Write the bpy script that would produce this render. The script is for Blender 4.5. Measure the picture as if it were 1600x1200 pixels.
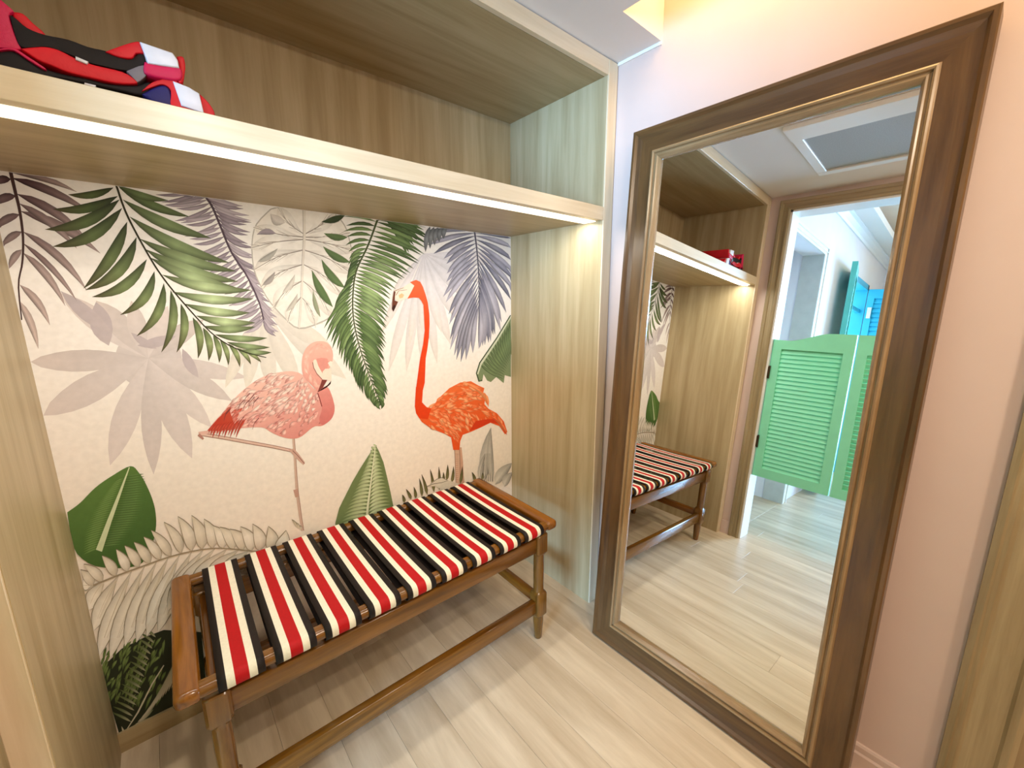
import bpy, bmesh, math, random
from mathutils import Vector, Matrix
import numpy as np

random.seed(7)
scene = bpy.context.scene
col = scene.collection
for o in list(bpy.data.objects):
    bpy.data.objects.remove(o)

# ------------------------------------------------------------------ camera
CAM = Vector((0.0, 0.0, 1.40))
FPX = 642.65
BASIS = ((0.7581, 0.1301, -0.6390), (-0.6522, 0.1456, -0.7440), (-0.0038, 0.9808, 0.1952))
cd = bpy.data.cameras.new('camera')
cd.sensor_fit = 'HORIZONTAL'
cd.sensor_width = 36.0
cd.lens = FPX * 36.0 / 1600.0
cd.clip_start = 0.01
cam = bpy.data.objects.new('camera', cd)
cam.matrix_world = Matrix.Translation(CAM) @ Matrix(BASIS).to_4x4()
col.objects.link(cam)
scene.camera = cam

# ------------------------------------------------------------------ world, lights, exposure
w = bpy.data.worlds.new('world')
scene.world = w
w.use_nodes = True
w.node_tree.nodes['Background'].inputs[0].default_value = (0.62, 0.80, 1.0, 1)
w.node_tree.nodes['Background'].inputs[1].default_value = 1.0
scene.view_settings.view_transform = 'Standard'
scene.view_settings.look = 'None'
scene.view_settings.gamma = 1.0
scene.view_settings.use_curve_mapping = False
scene.view_settings.exposure = 0.32


def area(name, loc, direction, sx, sy, power, color, spread=180):
    l = bpy.data.lights.new(name, 'AREA')
    l.shape = 'RECTANGLE'
    l.size = sx
    l.size_y = sy
    l.energy = power
    l.color = color
    l.spread = math.radians(spread)
    o = bpy.data.objects.new(name, l)
    o.location = loc
    o.rotation_euler = Vector(direction).to_track_quat('-Z', 'Y').to_euler()
    col.objects.link(o)
    return o


# daylight entering the neighbouring hall through its big window and the balcony door
area('daylight_hall_window', (-4.34, -0.80, 1.25), (1, 0.33, 0), 1.50, 2.10, 84, (0.33, 0.62, 1.0), 66)
area('daylight_balcony_door', (-2.95, 1.18, 1.15), (0, -1, 0), 0.84, 2.0, 14, (0.70, 0.88, 1.0))
# warm cove lamps hidden in the ceiling slots
area('cove_lamp_light', (1.33, 0.10, 2.50), (0, 0, -1), 0.10, 1.40, 4.6, (1.0, 0.68, 0.29))
area('hall_cove_light', (-2.4, -0.4, 2.62), (0, 0, 1), 2.4, 1.6, 26, (1.0, 0.85, 0.42))
# light-emitting strip under the closet shelf
area('shelf_led_light', (0.564, 1.124, 1.7085), (0, 0.12, -1), 1.60, 0.05, 6.0, (1.0, 0.96, 0.88))
# unseen fill lamps added to brighten the dressing passage (behind the photographer)
for i, (lx, ly) in enumerate(((0.25, -0.30), (0.85, -0.62))):
    area('added_fill_light', (lx, ly, 2.268), (0, 0.15, -1), 0.13, 0.13, 20, (1.0, 0.86, 0.68))

# ------------------------------------------------------------------ helpers


def lin(c):
    c = c / 255.0
    return c / 12.92 if c <= 0.04045 else ((c + 0.055) / 1.055) ** 2.4


def rgb(r, g, b):
    return (lin(r), lin(g), lin(b), 1.0)


def unproject(u, v, axis, val):
    """point of the photograph -> point on an axis-aligned plane of the room"""
    c = Vector((u - 800.0, 600.0 - v, -FPX))
    d = Matrix(BASIS) @ c
    t = (val - CAM[axis]) / d[axis]
    return CAM + d * t


def new_mat(name, rough=0.5, spec=0.5, metallic=0.0):
    m = bpy.data.materials.new(name)
    m.use_nodes = True
    b = m.node_tree.nodes['Principled BSDF']
    b.inputs['Roughness'].default_value = rough
    b.inputs['Specular IOR Level'].default_value = spec
    b.inputs['Metallic'].default_value = metallic
    return m, m.node_tree, b


def plain(name, c, rough=0.5, spec=0.5, metallic=0.0, var=0.06, scale=14.0, bump=0.0):
    m, nt, b = new_mat(name, rough, spec, metallic)
    tc = nt.nodes.new('ShaderNodeTexCoord')
    n = nt.nodes.new('ShaderNodeTexNoise')
    n.inputs['Scale'].default_value = scale
    n.inputs['Detail'].default_value = 4
    nt.links.new(tc.outputs['Object'], n.inputs['Vector'])
    r = nt.nodes.new('ShaderNodeValToRGB')
    r.color_ramp.elements[0].position = 0.3
    r.color_ramp.elements[1].position = 0.7
    r.color_ramp.elements[0].color = tuple(x * (1 - var) for x in c[:3]) + (1,)
    r.color_ramp.elements[1].color = tuple(min(1, x * (1 + var)) for x in c[:3]) + (1,)
    nt.links.new(n.outputs['Fac'], r.inputs['Fac'])
    nt.links.new(r.outputs['Color'], b.inputs['Base Color'])
    if bump:
        bp = nt.nodes.new('ShaderNodeBump')
        bp.inputs['Strength'].default_value = bump
        bp.inputs['Distance'].default_value = 0.002
        n2 = nt.nodes.new('ShaderNodeTexNoise')
        n2.inputs['Scale'].default_value = scale * 12
        nt.links.new(tc.outputs['Object'], n2.inputs['Vector'])
        nt.links.new(n2.outputs['Fac'], bp.inputs['Height'])
        nt.links.new(bp.outputs['Normal'], b.inputs['Normal'])
    return m


def wood(name, c1, c2, stretch=(30, 30, 2.0), rough=0.4, spec=0.5, per_object=False, bump=0.05, contrast=0.28):
    """streaky timber: noise pulled out along the grain"""
    m, nt, b = new_mat(name, rough, spec)
    tc = nt.nodes.new('ShaderNodeTexCoord')
    mp = nt.nodes.new('ShaderNodeMapping')
    mp.inputs['Scale'].default_value = stretch
    src = tc.outputs['Object']
    if per_object:
        oi = nt.nodes.new('ShaderNodeObjectInfo')
        mul = nt.nodes.new('ShaderNodeVectorMath')
        mul.operation = 'MULTIPLY_ADD'
        mul.inputs[1].default_value = (1, 1, 1)
        cmb = nt.nodes.new('ShaderNodeCombineXYZ')
        k = nt.nodes.new('ShaderNodeMath')
        k.operation = 'MULTIPLY'
        k.inputs[1].default_value = 37.0
        nt.links.new(oi.outputs['Random'], k.inputs[0])
        for s in range(3):
            nt.links.new(k.outputs[0], cmb.inputs[s])
        nt.links.new(src, mul.inputs[0])
        nt.links.new(cmb.outputs[0], mul.inputs[2])
        src = mul.outputs[0]
    nt.links.new(src, mp.inputs['Vector'])
    n = nt.nodes.new('ShaderNodeTexNoise')
    n.inputs['Scale'].default_value = 1.0
    n.inputs['Detail'].default_value = 6
    n.inputs['Roughness'].default_value = 0.62
    n.inputs['Distortion'].default_value = 0.35
    nt.links.new(mp.outputs['Vector'], n.inputs['Vector'])
    r = nt.nodes.new('ShaderNodeValToRGB')
    r.color_ramp.elements[0].position = 0.5 - contrast / 1.6
    r.color_ramp.elements[1].position = 0.5 + contrast / 1.6
    r.color_ramp.elements[0].color = c1
    r.color_ramp.elements[1].color = c2
    nt.links.new(n.outputs['Fac'], r.inputs['Fac'])
    outc = r.outputs['Color']
    if per_object:
        hs = nt.nodes.new('ShaderNodeHueSaturation')
        mr = nt.nodes.new('ShaderNodeMapRange')
        mr.inputs['To Min'].default_value = 0.95
        mr.inputs['To Max'].default_value = 1.05
        nt.links.new(oi.outputs['Random'], mr.inputs['Value'])
        nt.links.new(mr.outputs[0], hs.inputs['Value'])
        nt.links.new(outc, hs.inputs['Color'])
        outc = hs.outputs['Color']
    nt.links.new(outc, b.inputs['Base Color'])
    if bump:
        bp = nt.nodes.new('ShaderNodeBump')
        bp.inputs['Strength'].default_value = bump
        bp.inputs['Distance'].default_value = 0.002
        nt.links.new(n.outputs['Fac'], bp.inputs['Height'])
        nt.links.new(bp.outputs['Normal'], b.inputs['Normal'])
    return m


def emissive(name, c, strength):
    m, nt, b = new_mat(name, 0.4)
    b.inputs['Base Color'].default_value = c
    b.inputs['Emission Color'].default_value = c
    b.inputs['Emission Strength'].default_value = strength
    return m


M = {}
M['wall'] = plain('plaster_pink_white', rgb(214, 191, 179), 0.75, 0.2, var=0.02, scale=5, bump=0.03)
M['hallwall'] = plain('plaster_white', rgb(236, 232, 236), 0.75, 0.2, var=0.02, scale=5)
M['ceiling'] = plain('ceiling_white', rgb(232, 226, 220), 0.8, 0.2, var=0.015, scale=4)
M['veneer'] = wood('oak_veneer_upright', rgb(168, 148, 108), rgb(196, 178, 140), (22, 22, 1.3), 0.42, 0.45)
M['veneer_h'] = wood('oak_veneer_lengthwise', rgb(158, 136, 94), rgb(184, 164, 124), (1.5, 22, 22), 0.36, 0.5)
M['veneer_edge'] = wood('oak_edge_pale', rgb(214, 194, 158), rgb(230, 213, 182), (2.0, 30, 40), 0.3, 0.55)
M['veneer_edge_v'] = wood('oak_edge_pale_upright', rgb(214, 194, 158), rgb(230, 213, 182), (40, 30, 2), 0.3, 0.55)
M['casing'] = wood('taupe_casing_wood', rgb(138, 120, 86), rgb(168, 150, 114), (40, 40, 2.0), 0.4, 0.45)
M['frame'] = wood('dark_walnut_frame', rgb(74, 50, 26), rgb(110, 80, 46), (30, 30, 2.0), 0.3, 0.6)
M['frame_h'] = wood('dark_walnut_frame_lengthwise', rgb(74, 50, 26), rgb(110, 80, 46), (30, 2.0, 30), 0.3, 0.6)
M['frame_bead'] = wood('walnut_bead_pale', rgb(128, 100, 66), rgb(164, 136, 98), (30, 30, 3), 0.25, 0.6)  # bead toned paler than the rest of the frame
M['frame_bead_h'] = wood('walnut_bead_pale_lengthwise', rgb(128, 100, 66), rgb(164, 136, 98), (30, 3, 30), 0.25, 0.6)
M['bench'] = wood('varnished_teak', rgb(88, 54, 12), rgb(134, 86, 24), (3, 40, 40), 0.18, 0.7)
M['bench_v'] = wood('varnished_teak_upright', rgb(90, 58, 16), rgb(134, 90, 32), (40, 40, 4), 0.18, 0.7)
M['bench_d'] = wood('varnished_teak_deep', rgb(104, 60, 12), rgb(152, 94, 26), (40, 3, 40), 0.18, 0.7)
M['plank'] = wood('pale_oak_plank', rgb(180, 158, 128), rgb(230, 214, 188), (14, 1.5, 8), 0.36, 0.45, per_object=True, bump=0.04, contrast=0.42)
M['subfloor'] = plain('dark_joint', rgb(120, 100, 78), 0.8)
M['green'] = plain('mint_green_paint', rgb(136, 226, 188), 0.42, 0.45, var=0.03)
M['blue'] = plain('sky_blue_paint', rgb(44, 176, 214), 0.42, 0.45, var=0.03)
M['teal'] = plain('teal_paint', rgb(92, 190, 180), 0.42, 0.45, var=0.03)
M['white_paint'] = plain('white_gloss_paint', rgb(238, 236, 232), 0.35, 0.5, var=0.01)
M['grey_mesh'] = plain('grey_filter_mesh', rgb(168, 172, 172), 0.7, 0.3, var=0.12, scale=260)
M['iron'] = plain('dark_bronze', rgb(72, 60, 44), 0.35, 0.5, 0.8)
M['white_metal'] = plain('white_metal', rgb(225, 225, 228), 0.3, 0.5, 0.2)
M['strap_red'] = plain('webbing_red', rgb(182, 6, 16), 0.62, 0.3, var=0.06, scale=160, bump=0.2)
M['strap_white'] = plain('webbing_cream', rgb(240, 234, 214), 0.65, 0.3, var=0.05, scale=160, bump=0.2)
M['strap_black'] = plain('webbing_black', rgb(28, 20, 18), 0.6, 0.3, var=0.1, scale=160, bump=0.2)
M['vest_red'] = plain('nylon_red', rgb(214, 12, 32), 0.5, 0.4, var=0.12, scale=18, bump=0.15)
M['vest_pink'] = plain('nylon_crimson', rgb(206, 18, 78), 0.5, 0.4, var=0.12, scale=18, bump=0.15)
M['vest_black'] = plain('foam_black', rgb(20, 14, 16), 0.6, 0.3, var=0.2, scale=60)
M['vest_navy'] = plain('foam_navy', rgb(24, 22, 96), 0.55, 0.4, var=0.1, scale=40)
M['vest_tape'] = plain('reflective_tape', rgb(226, 228, 236), 0.35, 0.5, var=0.03, scale=60)
M['led'] = emissive('led_diffuser', (1.0, 0.94, 0.78, 1), 1.0)
M['cove'] = emissive('cove_lamp_glow', (1.0, 0.80, 0.42, 1), 6.0)
M['lamp'] = emissive('added_fill_lamp_glow', (1.0, 0.90, 0.74, 1), 6.0)  # glow for the added fill lamps
m, nt, b = new_mat('mirror_silver', 0.0, 0.5, 1.0)
b.inputs['Base Color'].default_value = (0.90, 0.92, 0.91, 1)
M['mirror'] = m
m, nt, b = new_mat('window_glass', 0.02, 0.5)
b.inputs['Base Color'].default_value = (0.95, 0.98, 1, 1)
b.inputs['Transmission Weight'].default_value = 1.0
b.inputs['Alpha'].default_value = 0.25
M['glass'] = m
# the printed paper: pigment stored per vertex, with a little watercolour mottling
m, nt, b = new_mat('printed_paper', 0.62, 0.25)
at = nt.nodes.new('ShaderNodeVertexColor')
at.layer_name = 'Col'
tc = nt.nodes.new('ShaderNodeTexCoord')
n = nt.nodes.new('ShaderNodeTexNoise')
n.inputs['Scale'].default_value = 60
n.inputs['Detail'].default_value = 5
nt.links.new(tc.outputs['Object'], n.inputs['Vector'])
mr = nt.nodes.new('ShaderNodeMapRange')
mr.inputs['From Min'].default_value = 0.3
mr.inputs['From Max'].default_value = 0.7
mr.inputs['To Min'].default_value = 0.955
mr.inputs['To Max'].default_value = 1.04
nt.links.new(n.outputs['Fac'], mr.inputs['Value'])
mx = nt.nodes.new('ShaderNodeVectorMath')
mx.operation = 'SCALE'
nt.links.new(at.outputs['Color'], mx.inputs[0])
nt.links.new(mr.outputs[0], mx.inputs['Scale'])
nt.links.new(mx.outputs[0], b.inputs['Base Color'])
M['print'] = m


def link(name, me, mat, parent=None, smooth=False):
    o = bpy.data.objects.new(name, me)
    col.objects.link(o)
    if mat is not None and not me.materials:
        for mm in (mat if isinstance(mat, (list, tuple)) else [mat]):
            me.materials.append(mm)
    if smooth:
        for p in me.polygons:
            p.use_smooth = True
    if parent is not None:
        o.parent = parent
        o.matrix_parent_inverse = parent_inverse(parent)
    return o


def parent_inverse(p):
    mtx = Matrix.Identity(4)
    chain = []
    while p is not None:
        chain.append(p)
        p = p.parent
    for q in reversed(chain):
        mtx = mtx @ (q.matrix_parent_inverse @ q.matrix_basis if q.parent else q.matrix_basis)
    return mtx.inverted()


def thing(name, label, cat, loc=(0, 0, 0), group=None):
    o = bpy.data.objects.new(name, None)
    o.empty_display_size = 0.05
    o.location = loc
    col.objects.link(o)
    o['label'] = label
    o['category'] = cat
    if group:
        o['group'] = group
    return o


def tag(o, label, cat, group=None):
    o['label'] = label
    o['category'] = cat
    if group:
        o['group'] = group
    return o


def bm_box(bm, x, y, z, bevel=0.0, seg=2):
    r = bmesh.ops.create_cube(bm, size=1.0)
    vs = r['verts']
    for v in vs:
        v.co = Vector((x[0] + (v.co.x + 0.5) * (x[1] - x[0]),
                       y[0] + (v.co.y + 0.5) * (y[1] - y[0]),
                       z[0] + (v.co.z + 0.5) * (z[1] - z[0])))
    if bevel:
        es = list({e for v in vs for e in v.link_edges})
        bmesh.ops.bevel(bm, geom=es, offset=bevel, segments=seg, affect='EDGES', profile=0.5)


def to_mesh(bm, name):
    bmesh.ops.recalc_face_normals(bm, faces=bm.faces)
    me = bpy.data.meshes.new(name)
    bm.to_mesh(me)
    bm.free()
    return me


def box(name, x, y, z, mat, parent=None, bevel=0.0, seg=2):
    bm = bmesh.new()
    bm_box(bm, x, y, z, bevel, seg)
    return link(name, to_mesh(bm, name), mat, parent, smooth=False)


def boxes(name, lst, mat, parent=None):
    bm = bmesh.new()
    for x, y, z in lst:
        bm_box(bm, x, y, z)
    return link(name, to_mesh(bm, name), mat, parent)


def struct(o, label=None):
    o['kind'] = 'structure'
    if label:
        o['label'] = label
    return o


def extrude_profile(name, pts, a, b, fn, mat, parent=None, cap_a=None, cap_b=None, smooth=False):
    """closed 2-D profile pts swept from a to b; fn(p, q, t) -> 3-D. cap_a/cap_b: function p -> shift of t (mitres)"""
    bm = bmesh.new()
    ra = [bm.verts.new(fn(p[0], p[1], a + (cap_a(p) if cap_a else 0))) for p in pts]
    rb = [bm.verts.new(fn(p[0], p[1], b + (cap_b(p) if cap_b else 0))) for p in pts]
    k = len(pts)
    for i in range(k):
        bm.faces.new((ra[i], ra[(i + 1) % k], rb[(i + 1) % k], rb[i]))
    bm.faces.new(ra)
    bm.faces.new(list(reversed(rb)))
    bmesh.ops.triangulate(bm, faces=[f for f in bm.faces if len(f.verts) > 4])
    return link(name, to_mesh(bm, name), mat, parent, smooth)


# ------------------------------------------------------------------ room dimensions (metres)
XL, XR = -0.258, 1.386           # inner faces of the closet sides
YF, YB = 1.060, 1.619            # closet front plane, back plane
ZS0, ZS1 = 1.714, 1.763          # shelf fascia bottom, top
ZC, ZH = 2.220, 2.272            # closet ceiling, head of the face frame
WL, WR = -0.310, 1.445           # walls of the dressing passage
YR = -1.30                       # rear wall
CZ = 2.275                       # ceiling
HX, HY0, HY1, HZ = -4.30, -2.0, 1.0, 2.575   # hall beyond the doorway

# ------------------------------------------------------------------ floor with planks
floor = struct(boxes('floor', [((HX - .1, WR + .12), (HY0 - .1, YB + .1), (-0.08, -0.012)),
                               ((-1.47, -0.43), (1.0, 1.85), (-0.08, -0.012))], M['subfloor']),
               'pale oak plank floor')
PW = 0.150
x0 = 0.884 - PW * 40
def plank_row(xa, xb, ya, yb, ln, seed):
    rnd = random.Random(seed)
    i = math.floor((xa - x0) / PW)
    while x0 + i * PW < xb:
        pa, pb = max(xa, x0 + i * PW), min(xb, x0 + (i + 1) * PW)
        i += 1
        if pb - pa < 0.006:
            continue
        y = ya - rnd.random() * ln
        while y < yb:
            qa, qb = max(ya, y), min(yb, y + ln)
            y += ln
            if qb - qa < 0.02:
                continue
            bm = bmesh.new()
            hx, hy = (pb - pa) / 2 - 0.0003, (qb - qa) / 2 - 0.0003
            bm_box(bm, (-hx, hx), (-hy, hy), (-0.012, 0.0))
            top = [e for e in bm.edges if all(v.co.z > -0.001 for v in e.verts)]
            bmesh.ops.bevel(bm, geom=top, offset=0.0004, segments=1, affect='EDGES')
            o = link('plank', to_mesh(bm, 'plank'), M['plank'], None)
            o.location = ((pa + pb) / 2, (qa + qb) / 2, 0)
            o.parent = floor
plank_row(-0.316, WR, YR, YB, 1.45, 3)
plank_row(HX, -0.316, HY0, HY1, 1.5, 4)
plank_row(-1.47, -0.43, 1.0, 1.8, 1.5, 5)

# ------------------------------------------------------------------ walls, ceiling
# left wall with the doorway to the hall
DY0, DY1, DZ = 0.06, 0.94, 2.180
struct(boxes('wall_left', [((WL - .12, WL), (DY1, YB + .1), (0, CZ)),
                           ((WL - .12, WL), (YR, DY0), (0, CZ)),
                           ((WL - .12, WL), (DY0, DY1), (DZ, CZ))], M['wall']))
RY0, RY1 = -0.95, -0.185
struct(boxes('wall_right', [((WR, WR + .12), (RY1, YB + .1), (0, 2.75)),
                            ((WR, WR + .12), (YR, RY0), (0, 2.75)),
                            ((WR, WR + .12), (RY0, RY1), (2.10, 2.75))], M['wall']))
struct(box('wall_rear', (WL - .12, WR + .12), (YR - .1, YR), (0, 2.75), M['wall']))
struct(box('wall_back', (WL, WR), (YB + .012, YB + .1), (0, CZ), M['wall']))
# ceiling: flat part, and a lit slot along the right wall
SX, SY = 1.215, 0.885
struct(boxes('ceiling', [((WL, SX), (YR, YB + .1), (CZ, CZ + .32)),
                         ((SX, WR), (SY, YB + .1), (CZ, CZ + .32)),
                         ((SX, WR), (YR, SY), (CZ + .30, CZ + .40))], M['ceiling']))
# thin white bead where the ceiling meets the right wall
struct(box('trim_1', (WR - .006, WR), (SY, YF), (CZ - .010, CZ), M['white_paint']))

# hall shell
struct(box('wall_hall_far', (HX - .12, HX), (HY0, -1.60), (0, HZ + .3), M['hallwall']))
far2 = struct(boxes('wall_hall_end', [((HX - .12, HX), (0.0, HY1 + .2), (0, HZ + .3)),
                                      ((HX - .12, HX), (-1.60, 0.0), (2.35, HZ + .3)),
                                      ((HX - .12, HX), (-1.60, 0.0), (0, 0.12))], M['hallwall']))
struct(box('wall_hall_rear', (HX - .12, WL - .12), (HY0 - .1, HY0), (0, HZ + .3), M['hallwall']))
# hall wall y=1: alcove opening, then balcony door opening
AX0, AX1 = -1.42, -0.50
BX0, BX1 = -3.36, -2.54
struct(boxes('wall_hall_side', [((AX1, WL - .12), (HY1, HY1 + .14), (0, HZ + .3)),
                                ((AX0, AX1), (HY1, HY1 + .14), (2.13, HZ + .3)),
                                ((BX1, AX0), (HY1, HY1 + .14), (0, HZ + .3)),
                                ((BX0, BX1), (HY1, HY1 + .14), (2.17, HZ + .3)),
                                ((HX, BX0), (HY1, HY1 + .14), (0, HZ + .3))], M['hallwall']))
struct(boxes('wall_alcove', [((AX0 - .1, AX0 + 0.0), (HY1 + .14, 1.85), (0, 2.6)),
                             ((AX0 - .1, WL - .12), (1.80, 1.90), (0, 2.6)),
                             ((AX0, WL - .12), (HY1 + .14, 1.80), (2.50, 2.6))], M['hallwall']))
struct(boxes('ceiling_hall', [((HX, WL - .12), (0.80, HY1), (HZ, HZ + .06)),
                              ((HX, WL - .12), (HY0, -1.4), (HZ, HZ + .06)),
                              ((-0.75, WL - .12), (-1.4, 0.80), (HZ, HZ + .06)),
                              ((HX, -4.05), (-1.4, 0.80), (HZ, HZ + .06)),
                              ((HX, WL - .12), (HY0, HY1), (HZ + .24, HZ + .30))], M['ceiling']))
struct(extrude_profile('trim_2', [(0, 0), (0, -.07), (.012, -.07), (.022, -.05), (.05, -.022), (.07, -.012), (.07, 0)],
                       HX, WL - .12, lambda p, q, t: (t, HY1 - p, HZ + q), M['white_paint']))
# casing round the alcove opening in the hall
tr = struct(boxes('trim_3', [((AX0 - .07, AX0), (HY1 - .018, HY1), (0, 2.20)),
                             ((AX1, AX1 + .05), (HY1 - .018, HY1), (0, 2.20)),
                             ((AX0, AX1), (HY1 - .018, HY1), (2.13, 2.20)),
                             ((AX0 - .07, AX1 + .05), (HY1 - .026, HY1 - .018), (2.182, 2.20)),
                             ((AX0 - .07, AX1 + .05), (HY1 - .024, HY1 - .018), (2.150, 2.160)),
                             ((AX0 - .07, AX0 - .054), (HY1 - .026, HY1 - .018), (0, 2.182))], M['white_paint']))
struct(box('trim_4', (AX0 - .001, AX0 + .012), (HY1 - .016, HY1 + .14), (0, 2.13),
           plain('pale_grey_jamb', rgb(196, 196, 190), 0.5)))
# hall window: frame bars and glass
win = struct(boxes('window_1', [((HX - .07, HX - .01), (-1.60, -1.54), (0.12, 2.35)),
                                ((HX - .07, HX - .01), (-0.06, 0.0), (0.12, 2.35)),
                                ((HX - .07, HX - .01), (-0.83, -0.77), (0.12, 2.35)),
                                ((HX - .07, HX - .01), (-1.60, 0.0), (2.29, 2.35)),
                                ((HX - .07, HX - .01), (-1.60, 0.0), (0.12, 0.18))], M['white_paint']))

# moulded casings: left doorway (facing the passage) and right doorway
CW = 0.062
cprof = [(0, 0), (0, .012), (.006, .016), (.014, .016), (.018, .012), (.040, .012), (.044, .018), (.056, .021), (CW, .019), (CW, 0)]
ld = bpy.data.objects.new('trim_5', None)
col.objects.link(ld)
ld['kind'] = 'structure'
ld['label'] = 'taupe wooden casing round the doorway to the hall'
# p: from the opening outward, q: out of the wall
extrude_profile('casing_side', cprof, 0, DZ, lambda p, q, t: (WL + q, DY1 + p, t), M['casing'], ld, None, lambda p: p[0])
extrude_profile('casing_side', cprof, 0, DZ, lambda p, q, t: (WL + q, DY0 - p, t), M['casing'], ld, None, lambda p: p[0])
extrude_profile('casing_head', cprof, DY0, DY1, lambda p, q, t: (WL + q, t, DZ + p),
                wood('taupe_casing_head', rgb(140, 118, 88), rgb(172, 150, 116), (40, 2, 40), 0.4), ld, lambda p: -p[0], lambda p: p[0])
boxes('jamb_lining', [((WL - .135, WL), (DY1 - .012, DY1), (0, DZ)), ((WL - .135, WL), (DY0, DY0 + .012), (0, DZ)),
                      ((WL - .135, WL), (DY0, DY1), (DZ - .012, DZ))], M['white_paint'], ld)
rd = bpy.data.objects.new('trim_6', None)
col.objects.link(rd)
rd['kind'] = 'structure'
rd['label'] = 'taupe wooden casing of the doorway right of the mirror'
RC = 0.115
rprof = [(0, 0), (0, .016), (.010, .022), (.022, .020), (.028, .014), (.082, .014), (.090, .022), (.098, .022), (.103, .027), (RC, .024), (RC, 0)]
extrude_profile('casing_side', rprof, 0, 2.10, lambda p, q, t: (WR - q, RY1 + p, t), M['casing'], rd, None, lambda p: p[0])
extrude_profile('casing_side', rprof, 0, 2.10, lambda p, q, t: (WR - q, RY0 - p, t), M['casing'], rd, None, lambda p: p[0])
extrude_profile('casing_head', rprof, RY0, RY1, lambda p, q, t: (WR - q, t, 2.10 + p), M['casing'], rd, lambda p: -p[0], lambda p: p[0])
# door closing the right doorway
dr = struct(box('door_1', (WR + .03, WR + .07), (RY0 + .003, RY1 - .003), (0.004, 2.097), M['casing']), 'taupe wooden door')
# baseboard of the right wall
struct(extrude_profile('baseboard_right', [(0, 0), (0, .095), (.006, .095), (.009, .088), (.009, .070), (.013, .064), (.013, 0)],
                       RY1 + RC, YF - 0.001, lambda p, q, t: (WR - p, t, q), M['wall']))
struct(box('baseboard_left', (WL, WL + .012), (DY1 + CW + .001, YF - .001), (0, .09), M['wall']))

# ------------------------------------------------------------------ built-in closet
cl = thing('closet', 'built-in pale oak open closet niche with one high shelf', 'closet', (0.564, 1.34, 0))
T = 0.018
box('side_panel', (XR, XR + T), (YF + .006, YB), (0, ZC), M['veneer'], cl)
box('side_panel', (XL - T, XL), (YF + .006, YB), (0, ZC), M['veneer'], cl)
box('top_panel', (XL, XR), (YF + .0212, YB), (ZC, ZC + .02), M['veneer_h'], cl)
box('back_panel', (XL, XR), (YB, YB + .010), (0, ZC), M['veneer'], cl)
box('plinth_strip', (XL, XR), (YB - .010, YB), (0, 0.070), M['veneer_h'], cl)
box('stile', (XR + .0015, WR - .004), (YF, YF + .020), (0, ZH), M['veneer_edge_v'], cl, 0.0012, 1)
box('stile', (WL + .002, XL - .0015), (YF, YF + .020), (0, ZH), M['veneer_edge_v'], cl, 0.0012, 1)
box('header', (XL - .001, XR + .001), (YF + .001, YF + .020), (ZC, ZH), M['veneer_edge'], cl, 0.0012, 1)
sh = box('shelf_board', (XL, XR), (1.158, YB), (ZS0 + .002, ZS1 - .001), M['veneer_h'], cl)
boxes('shelf_top', [((XL, XR), (1.088, 1.158), (1.742, ZS1 - .001))], M['veneer_h'], sh)
box('shelf_fascia', (XL, XR), (YF, YF + .029), (ZS0, ZS1), M['veneer_edge'], sh, 0.001, 1)
box('led_strip', (XL + .004, XR - .004), (1.094, 1.154), (1.712, 1.722), M['led'], sh)

# ------------------------------------------------------------------ wallpaper mural (flat print, on the closet's back panel)
mural = thing('wallpaper_mural', 'tropical wallpaper mural with two flamingos and palm leaves inside the closet', 'wallpaper', (0.564, YB, 0.07))


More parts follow.
